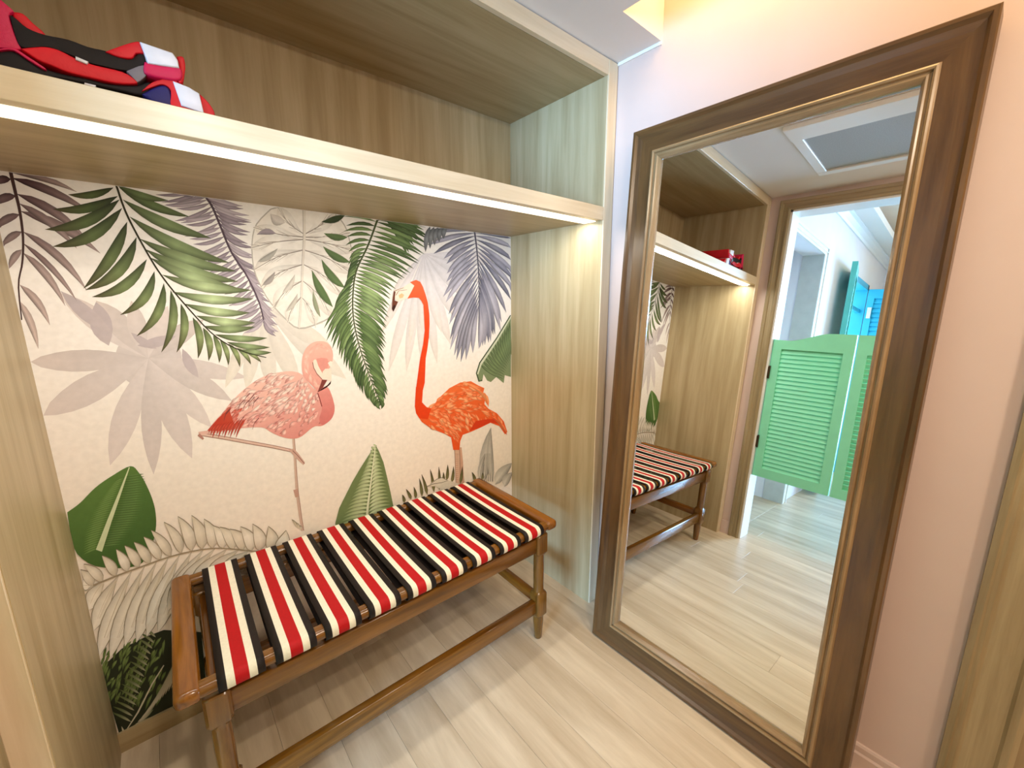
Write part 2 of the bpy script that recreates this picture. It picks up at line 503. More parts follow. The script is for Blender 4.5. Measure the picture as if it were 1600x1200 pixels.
class Print:
    """collects flat coloured shapes of one printed motif; layer counts shapes lie on each other in drawing order"""
    count = 0

    def __init__(self, base):
        self.v, self.f, self.c = [], [], []
        self.base = base
        self.k = 0

    def layer(self, n=0):
        return self.base + n

    def add(self, pts, cols, faces, lay):
        o = len(self.v)
        Print.count += 1
        self.v += [(p[0], p[1], Print.count) for p in pts]
        self.c += cols
        self.f += [tuple(o + i for i in fc) for fc in faces]

    def poly(self, pts, c, lay=0, c2=None, axis=None):
        """filled outline; optional gradient c->c2 along axis ((u,v),(u,v))"""
        cols = []
        for p in pts:
            if c2 is None:
                cols.append(c)
            else:
                a, b2 = axis
                d = (b2[0] - a[0], b2[1] - a[1])
                t = ((p[0] - a[0]) * d[0] + (p[1] - a[1]) * d[1]) / (d[0] ** 2 + d[1] ** 2)
                t = min(1, max(0, t))
                cols.append(tuple(c[i] * (1 - t) + c2[i] * t for i in range(3)))
        self.add(pts, cols, [tuple(range(len(pts)))], self.layer(lay))

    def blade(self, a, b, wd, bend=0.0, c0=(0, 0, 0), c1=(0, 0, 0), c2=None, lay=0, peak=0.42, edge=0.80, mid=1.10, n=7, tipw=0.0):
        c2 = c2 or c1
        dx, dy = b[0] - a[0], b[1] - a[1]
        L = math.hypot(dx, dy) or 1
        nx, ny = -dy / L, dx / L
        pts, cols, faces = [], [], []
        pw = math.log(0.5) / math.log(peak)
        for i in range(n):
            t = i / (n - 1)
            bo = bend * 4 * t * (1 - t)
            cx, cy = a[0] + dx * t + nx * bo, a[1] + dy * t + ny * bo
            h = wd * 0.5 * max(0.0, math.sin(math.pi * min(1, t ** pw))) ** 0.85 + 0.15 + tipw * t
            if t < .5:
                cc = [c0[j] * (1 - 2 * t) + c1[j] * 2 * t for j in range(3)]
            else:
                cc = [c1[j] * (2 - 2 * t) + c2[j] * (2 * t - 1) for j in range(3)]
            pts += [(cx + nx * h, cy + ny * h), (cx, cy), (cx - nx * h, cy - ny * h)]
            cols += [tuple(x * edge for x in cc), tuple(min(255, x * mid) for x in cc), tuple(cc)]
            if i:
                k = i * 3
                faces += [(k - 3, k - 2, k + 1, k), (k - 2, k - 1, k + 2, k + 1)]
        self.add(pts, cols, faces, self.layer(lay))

    def stroke(self, pts, w0, w1, c, lay=0):
        P, cols, faces = [], [], []
        n = len(pts)
        for i, p in enumerate(pts):
            q0, q1 = pts[max(0, i - 1)], pts[min(n - 1, i + 1)]
            dx, dy = q1[0] - q0[0], q1[1] - q0[1]
            L = math.hypot(dx, dy) or 1
            h = 0.5 * (w0 + (w1 - w0) * i / max(1, n - 1))
            P += [(p[0] - dy / L * h, p[1] + dx / L * h), (p[0] + dy / L * h, p[1] - dx / L * h)]
            cols += [c, c]
            if i:
                k = i * 2
                faces.append((k - 2, k - 1, k + 1, k))
        self.add(P, cols, faces, self.layer(lay))

    def build(self, name, label=None):
        vs = []
        for u, v, l in self.v:
            p = unproject(u, v, 1, YB)
            p.x = min(max(p.x, XL + .0005), XR - .0005)
            p.z = min(max(p.z, 0.0705), ZS0 + .001)
            vs.append((p.x, YB - 0.0004 - l * 0.0000016, p.z))
        me = bpy.data.meshes.new(name)
        me.from_pydata(vs, [], self.f)
        ca = me.color_attributes.new('Col', 'FLOAT_COLOR', 'POINT')
        arr = np.ones((len(vs), 4), dtype=np.float32)
        cc = np.clip(np.array(self.c, dtype=np.float32)[:, :3], 0, 255) / 255.0
        arr[:, :3] = np.where(cc <= 0.04045, cc / 12.92, ((cc + 0.055) / 1.055) ** 2.4)
        ca.data.foreach_set('color', arr.ravel())
        bm = bmesh.new()
        bm.from_mesh(me)
        bmesh.ops.triangulate(bm, faces=[f for f in bm.faces if len(f.verts) > 4], ngon_method='EAR_CLIP')
        for f in bm.faces:
            f.normal_update()
            if f.normal.y > 0:
                f.normal_flip()
        bm.to_mesh(me)
        bm.free()
        o = link(name, me, M['print'], mural)
        if label:
            o['label'] = label
        return o


def crv(pts, t):
    """point at parameter t of a Catmull-Rom curve through pts"""
    n = len(pts) - 1
    x = min(max(t, 0), 0.99999) * n
    i = int(x)
    f = x - i
    p = [pts[max(0, i - 1)], pts[i], pts[i + 1], pts[min(n, i + 2)]]
    return tuple(0.5 * (2 * p[1][k] + (p[2][k] - p[0][k]) * f + (2 * p[0][k] - 5 * p[1][k] + 4 * p[2][k] - p[3][k]) * f * f +
                        (-p[0][k] + 3 * p[1][k] - 3 * p[2][k] + p[3][k]) * f ** 3) for k in (0, 1))


def mixc(a, b, t):
    return tuple(a[i] * (1 - t) + b[i] * t for i in range(3))


def cA(x, y): return (x / 3.75, 240 + y / 3.75)
def cB(x, y): return (380 + x / 3.53, 300 + y / 3.53)
def cC(x, y): return (x / 3.75, 540 + y / 3.75)
def cD(x, y): return (280 + x / 2.963, 520 + y / 2.963)
def cE(x, y): return (80 + x / 2.727, 760 + y / 2.727)
def cF(x, y): return (700 + x / 4.14, 330 + y / 4.14)
def cG(x, y): return (560 + x / 6.154, 640 + y / 6.154)
def cHd(x, y): return (590 + x / 9.23, 430 + y / 9.23)
def cI(x, y): return (460 + x / 10, 520 + y / 10)


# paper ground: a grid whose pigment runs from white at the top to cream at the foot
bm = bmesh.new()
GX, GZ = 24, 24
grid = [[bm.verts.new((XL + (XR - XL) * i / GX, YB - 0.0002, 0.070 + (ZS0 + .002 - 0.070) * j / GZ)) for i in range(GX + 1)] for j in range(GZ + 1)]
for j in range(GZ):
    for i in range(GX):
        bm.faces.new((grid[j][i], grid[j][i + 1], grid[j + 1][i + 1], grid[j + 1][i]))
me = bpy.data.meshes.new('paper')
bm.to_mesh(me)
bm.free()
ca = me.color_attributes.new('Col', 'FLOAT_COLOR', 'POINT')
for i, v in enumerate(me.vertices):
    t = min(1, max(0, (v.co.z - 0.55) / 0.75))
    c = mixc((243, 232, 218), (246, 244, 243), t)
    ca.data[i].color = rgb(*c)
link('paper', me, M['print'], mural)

rnd = random.Random(11)
# --- grey ghost fan leaves
pr = Print(1)
C0 = (232, 560)
pr.poly([(C0[0] + 52 * math.cos(k * math.pi / 16), C0[1] + 46 * math.sin(k * math.pi / 16)) for k in range(32)], (210, 203, 204))
for i, (tip, wd) in enumerate([((40, 566), 34), ((62, 650), 44), ((172, 727), 40), ((240, 741), 32), ((300, 716), 40), ((331, 668), 32),
                               ((362, 626), 30), ((386, 590), 26), ((92, 458), 34), ((150, 470), 34), ((205, 470), 30), ((262, 478), 30), ((318, 500), 30)]):
    g = 208 + (i % 3) * 5
    pr.blade(C0, tip, wd, rnd.uniform(-3, 3), (g, g - 7, g - 5), (g, g - 8, g - 8), (g + 6, g - 4, g - 6), lay=i % 4, peak=0.55, edge=0.985, mid=1.01, n=9)
for (a, b2, wd) in [((150, 472), (170, 540), 34), ((95, 455), (175, 520), 22), ((205, 520), (245, 545), 12), ((215, 540), (275, 525), 16), ((285, 545), (310, 590), 16)]:
    pr.blade(a, b2, wd, 2, (188, 178, 184), (192, 182, 188), (196, 186, 190), lay=5, peak=0.5, edge=0.99, mid=1.0)
pr.build('fan_leaf_print', 'pale grey ghosted fan leaf')
pr = Print(2)
for i, (tip, wd) in enumerate([((352, 606), 22), ((385, 610), 24), ((425, 612), 26), ((468, 606), 28), ((541, 592), 30), ((520, 545), 26), ((505, 505), 22)]):
    pr.blade((412, 478), tip, wd, 2, (226, 222, 218), (224, 219, 213), (232, 226, 216), lay=i % 3, peak=0.6, edge=0.97, mid=1.015, n=9)
pr.build('fan_leaf_print', 'faint fan leaf behind the pink flamingo')
pr = Print(2)
for i, (tip, wd) in enumerate([((607, 581), 15), ((635, 581), 15), ((659, 567), 14), ((683, 568), 15), ((704, 538), 18), ((722, 505), 20), ((745, 470), 22), ((770, 440), 24),
                               ((780, 405), 24), ((612, 470), 16), ((596, 520), 14), ((640, 540), 13), ((660, 520), 14), ((690, 520), 16)]):
    pr.blade((662, 396), tip, wd, 2, (222, 220, 228), (224, 221, 226), (226, 219, 214), lay=i % 4, peak=0.62, edge=0.95, mid=1.03, n=9)
pr.build('fan_leaf_print', 'faint fan leaf behind the orange flamingo')

# --- aubergine palm at the left edge
pr = Print(8)
st = [(15, 262), (24, 300), (31, 330), (36, 370), (35, 410), (29, 445), (34, 500)]
dk, lt = (58, 36, 42), (186, 172, 168)
for i, (a, b2, wd, bend) in enumerate([((18, 278), (142, 333), 13, -6), ((26, 303), (134, 372), 14, -8), ((32, 330), (157, 396), 15, -8), ((36, 362), (136, 454), 13, -9), ((36, 395), (102, 478), 12, -7),
                                       ((31, 445), (78, 508), 12, -6), ((30, 470), (60, 545), 12, -4), ((16, 268), (120, 300), 10, -5), ((30, 318), (120, 388), 12, -6), ((36, 380), (120, 470), 9, -6)]):
    t = min(1, i / 6) if i < 7 else 0.4
    c = mixc(dk, lt, t * 0.9)
    pr.blade(a, b2, wd, bend, c, mixc(c, lt, .35), mixc(c, lt, .6), lay=i % 3, edge=0.75, mid=1.2)
for i, (a, b2, wd, bend) in enumerate([((17, 280), (-14, 288), 13, 3), ((25, 306), (-14, 322), 14, 4), ((31, 335), (-12, 360), 13, 4), ((34, 362), (2, 385), 12, 3), ((34, 390), (14, 420), 12, 3)]):
    c = mixc(dk, lt, i / 6)
    pr.blade(a, b2, wd, bend, c, mixc(c, lt, .25), c, lay=i % 3, edge=0.75, mid=1.15)
pr.stroke([crv(st, k / 20) for k in range(21)], 6, 2, (70, 48, 48), lay=4)
pr.build('palm_frond_print', 'dark aubergine palm frond')

# --- lavender-grey feather palm behind the green frond
pr = Print(7)
st = [(312, 296), (330, 320), (345, 355), (362, 395), (385, 430), (404, 470), (412, 500)]
for i in range(34):
    t = i / 33
    a = crv(st, t)
    for s in (-1, 1):
        L = (66 - 26 * t) * rnd.uniform(.85, 1.1)
        ang = math.radians((18 if s > 0 else 168) + (38 * t if s > 0 else -26 * t) + rnd.uniform(-9, 9))
        b2 = (a[0] + math.cos(ang) * L, a[1] + math.sin(ang) * L * 0.8)
        c = mixc((110, 98, 112), (176, 166, 178), rnd.random() * .7 + .2 * t)
        pr.blade(a, b2, 6.5, s * 4, c, mixc(c, (200, 194, 202), .4), c, lay=i % 3, edge=0.8, mid=1.15, n=6)
pr.stroke([crv(st, k / 20) for k in range(21)], 4, 2, (84, 70, 84), lay=4)
pr.build('palm_frond_print', 'lavender grey feathery palm frond')

# --- monstera leaf
pr = Print(9)
out = [cB(*p) for p in [(150, 92), (235, 70), (320, 66), (420, 76), (505, 118), (560, 180), (585, 250), (602, 340), (592, 430), (562, 560), (490, 680), (430, 722), (310, 757), (230, 702), (140, 602), (90, 512), (55, 420), (45, 290), (68, 180)]]
outc = [crv(out + [out[0]], k / 60) for k in range(60)]
pr.poly(outc, (186, 182, 176))
cen = (sum(p[0] for p in outc) / 60, sum(p[1] for p in outc) / 60)
pr.poly([(cen[0] + (p[0] - cen[0]) * .978, cen[1] + (p[1] - cen[1]) * .978) for p in outc], (240, 236, 231))
rib = [(335, 60), (338, 250), (330, 400), (322, 600), (310, 752)]
lobes = [((336, 235), (505, 95), 24, 5), ((336, 250), (590, 225), 24, 3), ((334, 262), (610, 330), 25, -3), ((332, 320), (598, 450), 25, -5), ((330, 400), (555, 575), 24, -6), ((326, 490), (485, 690), 22, -6), ((320, 580), (400, 735), 18, -4),
         ((336, 235), (190, 85), 24, -5), ((336, 250), (55, 195), 24, -3), ((334, 262), (38, 310), 25, 3), ((332, 320), (58, 430), 25, 5), ((330, 400), (95, 525), 24, 6), ((326, 490), (165, 640), 22, 6), ((320, 580), (245, 720), 18, 4)]
gr = (92, 116, 74)
for a, b2, wd, bend in lobes:
    A, B = cB(*a), cB(*b2)
    g = rnd.uniform(.96, 1.0)
    pr.blade(A, B, wd, bend, (214 * g, 208 * g, 202 * g), (252 * g, 249 * g, 245 * g), (226, 220, 212), peak=.64, edge=.93, mid=1.0, n=10)
    pts = [crv([A, ((A[0] + B[0]) / 2 + (A[1] - B[1]) / math.hypot(A[0] - B[0], A[1] - B[1]) * bend, (A[1] + B[1]) / 2 + (B[0] - A[0]) / math.hypot(A[0] - B[0], A[1] - B[1]) * bend), B], k / 8) for k in range(9)]
    pr.stroke(pts, 2.2, .7, (152, 144, 138))
    pr.stroke([(p[0] + .4, p[1] + 1.3) for p in pts], 1.0, .4, (250, 248, 244))
    for k in range(7):
        t = rnd.uniform(.2, .8)
        p = crv(pts, t)
        q = crv(pts, min(1, t + .22))
        sgn = rnd.choice((-1, 1))
        pr.stroke([p, (q[0], q[1] + sgn * rnd.uniform(3, 7))], 1.0, .4, (178, 170, 162))
for a, b2, wd, bend, c in [((432, 165), (560, 128), 10, 2, (60, 74, 48)), ((445, 228), (575, 250), 10, 3, gr), ((440, 300), (590, 388), 11, 4, gr), ((432, 372), (562, 530), 12, 5, gr), ((378, 430), (494, 635), 12, 4, gr),
                           ((190, 312), (80, 385), 8, -3, (178, 176, 170)), ((175, 440), (105, 515), 8, -3, (160, 154, 152)), ((75, 235), (180, 230), 9, -4, (158, 148, 158)), ((150, 120), (230, 170), 14, 4, (214, 208, 204)),
                           ((285, 455), (215, 560), 7, -3, (206, 202, 196)), ((385, 545), (425, 690), 6, 2, (150, 158, 132)), ((300, 560), (235, 660), 6, -3, (200, 196, 188))]:
    pr.blade(cB(*a), cB(*b2), wd + 1.6, bend, (196, 190, 180), (196, 190, 180), (196, 190, 180), edge=.95, mid=1.0, peak=.55)
    pr.blade(cB(*a), cB(*b2), wd, bend, c, c, c, edge=0.82, mid=1.03, peak=.55)
pr.stroke([cB(*crv(rib, k / 16)) for k in range(17)], 4.6, 1.4, (226, 220, 212))
pr.stroke([(cB(*crv(rib, k / 16))[0] - 2.2, cB(*crv(rib, k / 16))[1]) for k in range(17)], 1.0, .5, (176, 168, 160))
pr.build('monstera_leaf_print', 'pale monstera leaf with split edges')

# --- large green palm frond upper left
pr = Print(14)
st = [cA(*p) for p in [(680, 180), (740, 350), (850, 560), (950, 720), (1080, 880), (1250, 1060), (1400, 1150), (1560, 1195)]]
L_ = [((690, 250), (310, 325), 15, -9), ((665, 200), (400, 240), 12, -6), ((700, 270), (265, 445), 19, -12), ((715, 320), (310, 545), 20, -14), ((745, 400), (490, 790), 19, -9), ((800, 490), (500, 800), 20, -16),
      ((860, 620), (540, 840), 17, -14), ((905, 690), (705, 945), 16, -13), ((960, 760), (800, 1070), 15, -13), ((1000, 800), (945, 1165), 14, -11), ((1060, 880), (1035, 1165), 13, -9),
      ((1130, 960), (1160, 1200), 12, -7), ((1190, 1020), (1222, 1215), 11, -6), ((1250, 1065), (1285, 1225), 9, -4), ((1290, 1090), (1338, 1240), 8, -4), ((1340, 1115), (1405, 1250), 8, -4), ((1390, 1140), (1470, 1235), 7, -3), ((1440, 1160), (1530, 1222), 6, -2)]
R_ = [((700, 200), (1110, 370), 13, 6), ((690, 185), (985, 275), 11, 5), ((720, 270), (1235, 495), 17, 8), ((760, 370), (1345, 640), 18, 10), ((820, 500), (1385, 690), 17, 8), ((850, 560), (1395, 750), 17, 9), ((880, 610), (1400, 790), 16, 8),
      ((950, 710), (1475, 800), 15, 8), ((1010, 810), (1485, 850), 14, 7), ((1080, 880), (1465, 932), 13, 6), ((1150, 950), (1495, 990), 13, 5), ((1190, 1010), (1495, 1015), 11, 5), ((1260, 1060), (1565, 1080), 10, 4), ((1330, 1105), (1580, 1135), 9, 3), ((1400, 1150), (1590, 1165), 8, 2)]
for i, (a, b2, wd, bend) in enumerate(L_):
    t = i / len(L_)
    c0, c1, c2 = mixc((44, 50, 34), (88, 104, 66), t), mixc((74, 90, 52), (150, 166, 118), min(1, t * 1.4)), (70, 66, 44)
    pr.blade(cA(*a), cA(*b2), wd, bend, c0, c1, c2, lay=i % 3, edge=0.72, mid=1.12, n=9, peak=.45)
for i, (a, b2, wd, bend) in enumerate(R_):
    t = i / len(R_)
    c0, c1, c2 = (70, 80, 52), mixc((92, 110, 70), (186, 206, 160), min(1, t * 1.8) if t < .7 else 0.6), (78, 88, 60)
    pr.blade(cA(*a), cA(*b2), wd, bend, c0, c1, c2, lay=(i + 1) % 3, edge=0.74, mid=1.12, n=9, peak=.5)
pr.stroke([crv(st, k / 30) for k in range(31)], 3.4, 1.2, (48, 46, 30), lay=4)
pr.build('palm_frond_print', 'large green palm frond hanging at the upper left')

# --- central green palm frond
pr = Print(18)
st = [cB(*p) for p in [(748, 130), (690, 290), (625, 430), (605, 560), (608, 700), (640, 850), (695, 1010), (750, 1150)]]
LT = [cB(*p) for p in [(545, 90), (575, 330), (560, 560), (452, 750), (520, 890), (598, 1010), (690, 1140), (752, 1195)]]
RT = [cB(*p) for p in [(1035, 260), (960, 400), (840, 530), (795, 690), (780, 850), (775, 990), (788, 1125), (754, 1195)]]
for k in range(16):
    c = mixc((52, 74, 42), (96, 120, 70), rnd.random())
    pr.blade(cB(748 + k * 3, 120 + k * 2), cB(1040 - k * 9, 140 + 14 * k), 8, -3, c, mixc(c, (130, 156, 104), .3), c, edge=.72, mid=1.12, n=6)
for i in range(50):
    t = i / 49
    a = crv(st, t)
    tl = crv(LT, t)
    tl = (tl[0] + rnd.uniform(-3, 3), tl[1] + rnd.uniform(-3, 3))
    c = mixc((50, 70, 40), (110, 136, 82), rnd.random() * .8)
    hl = mixc(c, (176, 200, 144), 0.45 if rnd.random() < .45 else .15)
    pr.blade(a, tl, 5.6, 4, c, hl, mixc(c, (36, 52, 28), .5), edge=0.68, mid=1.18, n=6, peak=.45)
    tr2 = crv(RT, t)
    tr2 = (tr2[0] + rnd.uniform(-3, 3), tr2[1] + rnd.uniform(-3, 3))
    c = mixc((56, 78, 44), (116, 144, 88), rnd.random() * .8)
    hl = mixc(c, (190, 212, 160), 0.6 if 0.2 < t < .5 else .2)
    pr.blade(a, tr2, 6.0, -4, c, hl, mixc(c, (36, 54, 30), .5), edge=0.68, mid=1.15, n=6, peak=.45)
pr.stroke([crv(st, k / 30) for k in range(31)], 3.2, 1.0, (72, 84, 50), lay=5)
pr.build('palm_frond_print', 'green feather palm frond hanging at the centre')

# --- slate palm at the right
pr = Print(14)
st = [cB(*p) for p in [(1275, 215), (1288, 320), (1298, 450), (1300, 600), (1298, 760)]]
lt_ = [(1010, 230), (1040, 330), (1108, 372), (1120, 455), (1118, 530), (1108, 582), (1130, 662), (1135, 772), (1148, 860), (1170, 930), (1215, 930), (1262, 880)]
rt_ = [(1478, 215), (1490, 280), (1500, 400), (1500, 490), (1485, 580), (1450, 662), (1415, 746), (1385, 782), (1360, 832), (1335, 850), (1312, 862), (1300, 850)]
for i in range(19):
    t = i / 18
    a = crv(st, t * 0.78)
    for s, T_ in ((-1, lt_), (1, rt_)):
        tip = cB(*crv(T_, t))
        tip = (tip[0] + rnd.uniform(-3, 3), tip[1] + rnd.uniform(-4, 4))
        c = mixc((92, 94, 112), (168, 166, 182), rnd.random())
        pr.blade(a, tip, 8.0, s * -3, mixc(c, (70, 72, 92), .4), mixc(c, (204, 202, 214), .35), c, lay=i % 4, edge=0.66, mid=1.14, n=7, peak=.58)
for k in range(5):
    a = cB(1030 + 22 * k, 190)
    pr.blade(a, cB(1025 + 25 * k - 20, 330 - 18 * k), 8, 2, (92, 96, 100), (130, 134, 138), (90, 92, 98), lay=5)
pr.stroke([crv(st, k / 20) for k in range(21)], 2.6, 1.0, (92, 92, 108), lay=6)
pr.build('palm_frond_print', 'slate grey palm frond at the upper right')

# --- curled banana leaf at the right edge
pr = Print(18)
pr.poly([cB(*p) for p in [(1476, 690), (1400, 810), (1310, 945), (1288, 1000), (1300, 1046), (1318, 1040), (1325, 1005), (1345, 1040), (1365, 1048), (1395, 1020), (1436, 1054), (1442, 1010), (1476, 1020)]], (128, 146, 110), 0)
for k in range(13):
    t = k / 12
    a = cB(1470 - 165 * t, 720 + 230 * t)
    b2 = cB(1480 - 80 * t * .6, 900 + 130 * t)
    pr.blade(a, b2, 4.6, 2, (78, 94, 66), (104, 124, 88), (92, 108, 80), lay=1 + k % 2, edge=.75, mid=1.2)
pr.stroke([cB(*p) for p in [(1476, 690), (1400, 815), (1310, 950), (1292, 1005)]], 3.6, 2.4, (206, 214, 192), lay=3)
pr.stroke([cB(*p) for p in [(1474, 680), (1396, 808), (1304, 942), (1286, 1000), (1300, 1044), (1318, 1038)]], 1.6, 2.2, (66, 84, 56), lay=4)
pr.build('banana_leaf_print', 'curled banana leaf at the right edge')


def inside(p, poly):
    c = False
    j = len(poly) - 1
    for i in range(len(poly)):
        if (poly[i][1] > p[1]) != (poly[j][1] > p[1]) and p[0] < (poly[j][0] - poly[i][0]) * (p[1] - poly[i][1]) / (poly[j][1] - poly[i][1]) + poly[i][0]:
            c = not c
        j = i
    return c


# --- pink flamingo (head tucked, one leg raised)
pr = Print(24)
body = [cD(*p) for p in [(130, 452), (165, 408), (200, 370), (240, 320), (300, 262), (370, 212), (440, 187), (520, 178), (572, 195), (605, 240), (640, 268), (690, 262), (712, 315), (719, 360), (702, 400), (662, 430), (622, 435),
                         (565, 480), (525, 490), (475, 482), (425, 460), (385, 438), (300, 440), (240, 450), (180, 456)]]
ob = [crv(body + [body[0]], k / 90) for k in range(90)]
legc = (206, 178, 162)
pr.stroke([cD(*p) for p in [(528, 485), (534, 560), (540, 660), (545, 740), (553, 800), (562, 860), (572, 915)]], 3.6, 4.4, legc, lay=0)
pr.stroke([cD(*p) for p in [(533, 485), (539, 560), (545, 660), (552, 740), (560, 800), (568, 860), (577, 915)]], 0.9, .9, (160, 122, 106), lay=1)
pr.stroke([cD(*p) for p in [(538, 725), (546, 760)]], 7, 6, (196, 156, 140), lay=1)
pr.stroke([cD(*p) for p in [(92, 468), (200, 484), (320, 506), (430, 526), (522, 545)]], 4.6, 3.6, (220, 190, 176), lay=0)
pr.stroke([cD(*p) for p in [(92, 462), (200, 478), (320, 500), (430, 520), (525, 540)]], .9, .9, (150, 100, 90), lay=1)
pr.stroke([cD(*p) for p in [(92, 474), (200, 491), (320, 513), (430, 532), (520, 551)]], .9, .9, (150, 100, 90), lay=1)
pr.stroke([cD(*p) for p in [(90, 466), (180, 452), (300, 430)]], 5, 6, (226, 184, 172), lay=0)
pr.stroke([cD(*p) for p in [(90, 470), (112, 492)]], 5, 3, (178, 128, 116), lay=1)
pr.poly([cD(*p) for p in [(505, 540), (530, 536), (550, 556), (582, 600), (575, 612), (548, 588), (530, 568)]], (206, 170, 156), 1)
pr.stroke([cD(*p) for p in [(525, 545), (550, 570), (580, 606)]], 1.2, 1.2, (150, 104, 94), lay=2)
pr.poly(ob, (240, 198, 186), 1, (222, 146, 138), (cD(420, 200), cD(560, 480)))
for k in range(420):
    p = cD(rnd.uniform(150, 720), rnd.uniform(180, 490))
    if not inside(p, body):
        continue
    fx = (p[0] - cD(140, 0)[0]) / 190.0
    fy = (p[1] - cD(0, 180)[1]) / 105.0
    ang = math.radians(150 - 20 * fy + rnd.uniform(-14, 14)) if fx < .72 else math.radians(120 + rnd.uniform(-12, 12))
    L = rnd.uniform(12, 26) * (1 if fx < .75 else .7)
    e = (p[0] + math.cos(ang) * L, p[1] + math.sin(ang) * L * .8)
    if not inside(e, body):
        continue
    if fx < .28 and fy > .5:
        c = mixc((188, 60, 44), (220, 120, 104), rnd.random() * .7)
    elif fy < .55:
        c = mixc((242, 214, 204), (214, 146, 138), rnd.random() ** 1.6)
    else:
        c = mixc((236, 182, 170), (206, 118, 112), rnd.random() ** 1.3)
    pr.blade(p, e, rnd.uniform(3, 6), rnd.uniform(-2, 2), c, mixc(c, (252, 236, 230), .35), mixc(c, (150, 70, 64), .6), lay=2 + k % 5, edge=0.80, mid=1.06, n=5)
pr.poly([cD(*p) for p in [(130, 452), (180, 395), (232, 350), (240, 380), (250, 410), (246, 440), (190, 454)]], (196, 78, 56), 8, (184, 52, 36), (cD(240, 370), cD(140, 450)))
for k in range(16):
    a = cD(160 + k * 10, 425 - 2 * k)
    pr.blade(a, cD(150 + k * 9 - 14, 462 + (k % 3) * 12), 3, 1, (178, 48, 34), (200, 84, 66), (150, 50, 40), lay=9, n=4)
for k in range(10):
    a = cD(rnd.uniform(230, 380), rnd.uniform(270, 400))
    pr.stroke([a, (a[0] - 7, a[1] + 8), (a[0] - 10, a[1] + 18)], 1.4, .4, (120, 60, 58), lay=9)
chest = [cD(*p) for p in [(640, 268), (668, 250), (692, 258), (712, 310), (719, 355), (704, 398), (664, 426), (648, 400), (660, 350), (650, 300)]]
pr.poly([crv(chest + [chest[0]], k / 40) for k in range(40)], (226, 150, 142), 9, (212, 120, 116), (cD(650, 260), cD(700, 410)))
neck = [cI(*p) for p in [(365, 930), (300, 850), (230, 780), (150, 690), (122, 600), (115, 450), (140, 320), (200, 220), (280, 155), (380, 130), (480, 140), (550, 190), (590, 270), (602, 360), (590, 450), (560, 520), (520, 600), (480, 680), (430, 740), (400, 840)]]
pr.poly([crv(neck + [neck[0]], k / 80) for k in range(80)], (240, 190, 176), 10, (226, 160, 150), (cI(300, 150), cI(380, 850)))
for k in range(26):
    t = k / 25
    a = crv([cI(*p) for p in [(560, 330), (480, 230), (370, 200), (250, 280), (190, 420), (200, 580), (270, 720), (350, 840)]], t)
    b2 = crv([cI(*p) for p in [(560, 330), (480, 230), (370, 200), (250, 280), (190, 420), (200, 580), (270, 720), (350, 840)]], min(1, t + .13))
    pr.blade((a[0] + rnd.uniform(-5, 5), a[1] + rnd.uniform(-4, 4)), (b2[0] + rnd.uniform(-5, 5), b2[1] + rnd.uniform(-4, 4)), 3.5, 1, (236, 180, 166), mixc((248, 212, 200), (228, 160, 150), rnd.random()), (234, 176, 162), n=5, edge=.97, mid=1.02)
pr.poly([cI(*p) for p in [(340, 405), (420, 390), (510, 400), (540, 470), (510, 560), (430, 615), (385, 545)]], (226, 154, 144), 11)
pr.poly([cI(*p) for p in [(292, 440), (312, 415), (338, 420), (372, 520), (440, 640), (432, 722), (350, 645), (298, 530)]], (246, 228, 214), 12)
pr.poly([cI(*p) for p in [(440, 605), (480, 560), (530, 560), (575, 560), (578, 700), (570, 752), (430, 725)]], (244, 228, 214), 12)
pr.poly([cI(*p) for p in [(520, 470), (560, 440), (590, 450), (580, 545), (545, 520)]], (248, 236, 226), 12)
pr.stroke([cI(*p) for p in [(282, 460), (300, 545), (350, 640), (430, 725)]], 1.2, 1.2, (150, 92, 84), lay=13)
pr.poly([cI(*p) for p in [(430, 730), (512, 735), (470, 810), (440, 860), (358, 928), (398, 830)]], (126, 62, 56), 13)
pr.poly([cI(*p) for p in [(358, 928), (440, 862), (510, 820), (574, 748), (562, 800), (500, 855), (430, 895)]], (58, 18, 18), 14)
pr.stroke([cI(*p) for p in [(362, 940), (390, 1020), (410, 1090), (428, 1150)]], 1.6, 1.4, (140, 60, 58), lay=14)
pr.build('flamingo_print', 'pale pink flamingo standing on one leg with tucked head')

# --- orange flamingo
pr = Print(24)
pr.stroke([cD(*p) for p in [(1284, 535), (1287, 600), (1290, 660), (1294, 720)]], 6.4, 7, (214, 180, 156), lay=0)
pr.stroke([cD(*p) for p in [(1300, 530), (1306, 600), (1308, 660), (1314, 720)]], 4.4, 6, (206, 166, 142), lay=0)
pr.stroke([cD(*p) for p in [(1297, 540), (1299, 600), (1301, 720)]], .9, .9, (150, 112, 92), lay=1)
pr.stroke([cD(*p) for p in [(1275, 540), (1277, 600), (1281, 720)]], .8, .8, (150, 112, 92), lay=1)
for k in range(14):
    a = cD(1277, 560 + k * 9)
    pr.stroke([a, (a[0] + 5, a[1] + .6)], .6, .6, (176, 138, 118), lay=1)
ob2 = [cD(*p) for p in [(1095, 250), (1090, 340), (1096, 372), (1122, 412), (1165, 442), (1230, 468), (1258, 484), (1268, 542), (1297, 542), (1300, 502), (1312, 472), (1345, 460), (1395, 438), (1440, 416), (1482, 432), (1508, 470), (1518, 458),
                        (1502, 410), (1470, 372), (1432, 352), (1412, 330), (1416, 296), (1405, 284), (1412, 256), (1385, 244), (1350, 224), (1300, 230), (1250, 256), (1204, 300), (1166, 348), (1145, 344), (1124, 322), (1128, 255)]]
pr.poly(ob2, (236, 112, 56), 1, (232, 88, 36), (cD(1250, 250), cD(1280, 480)))
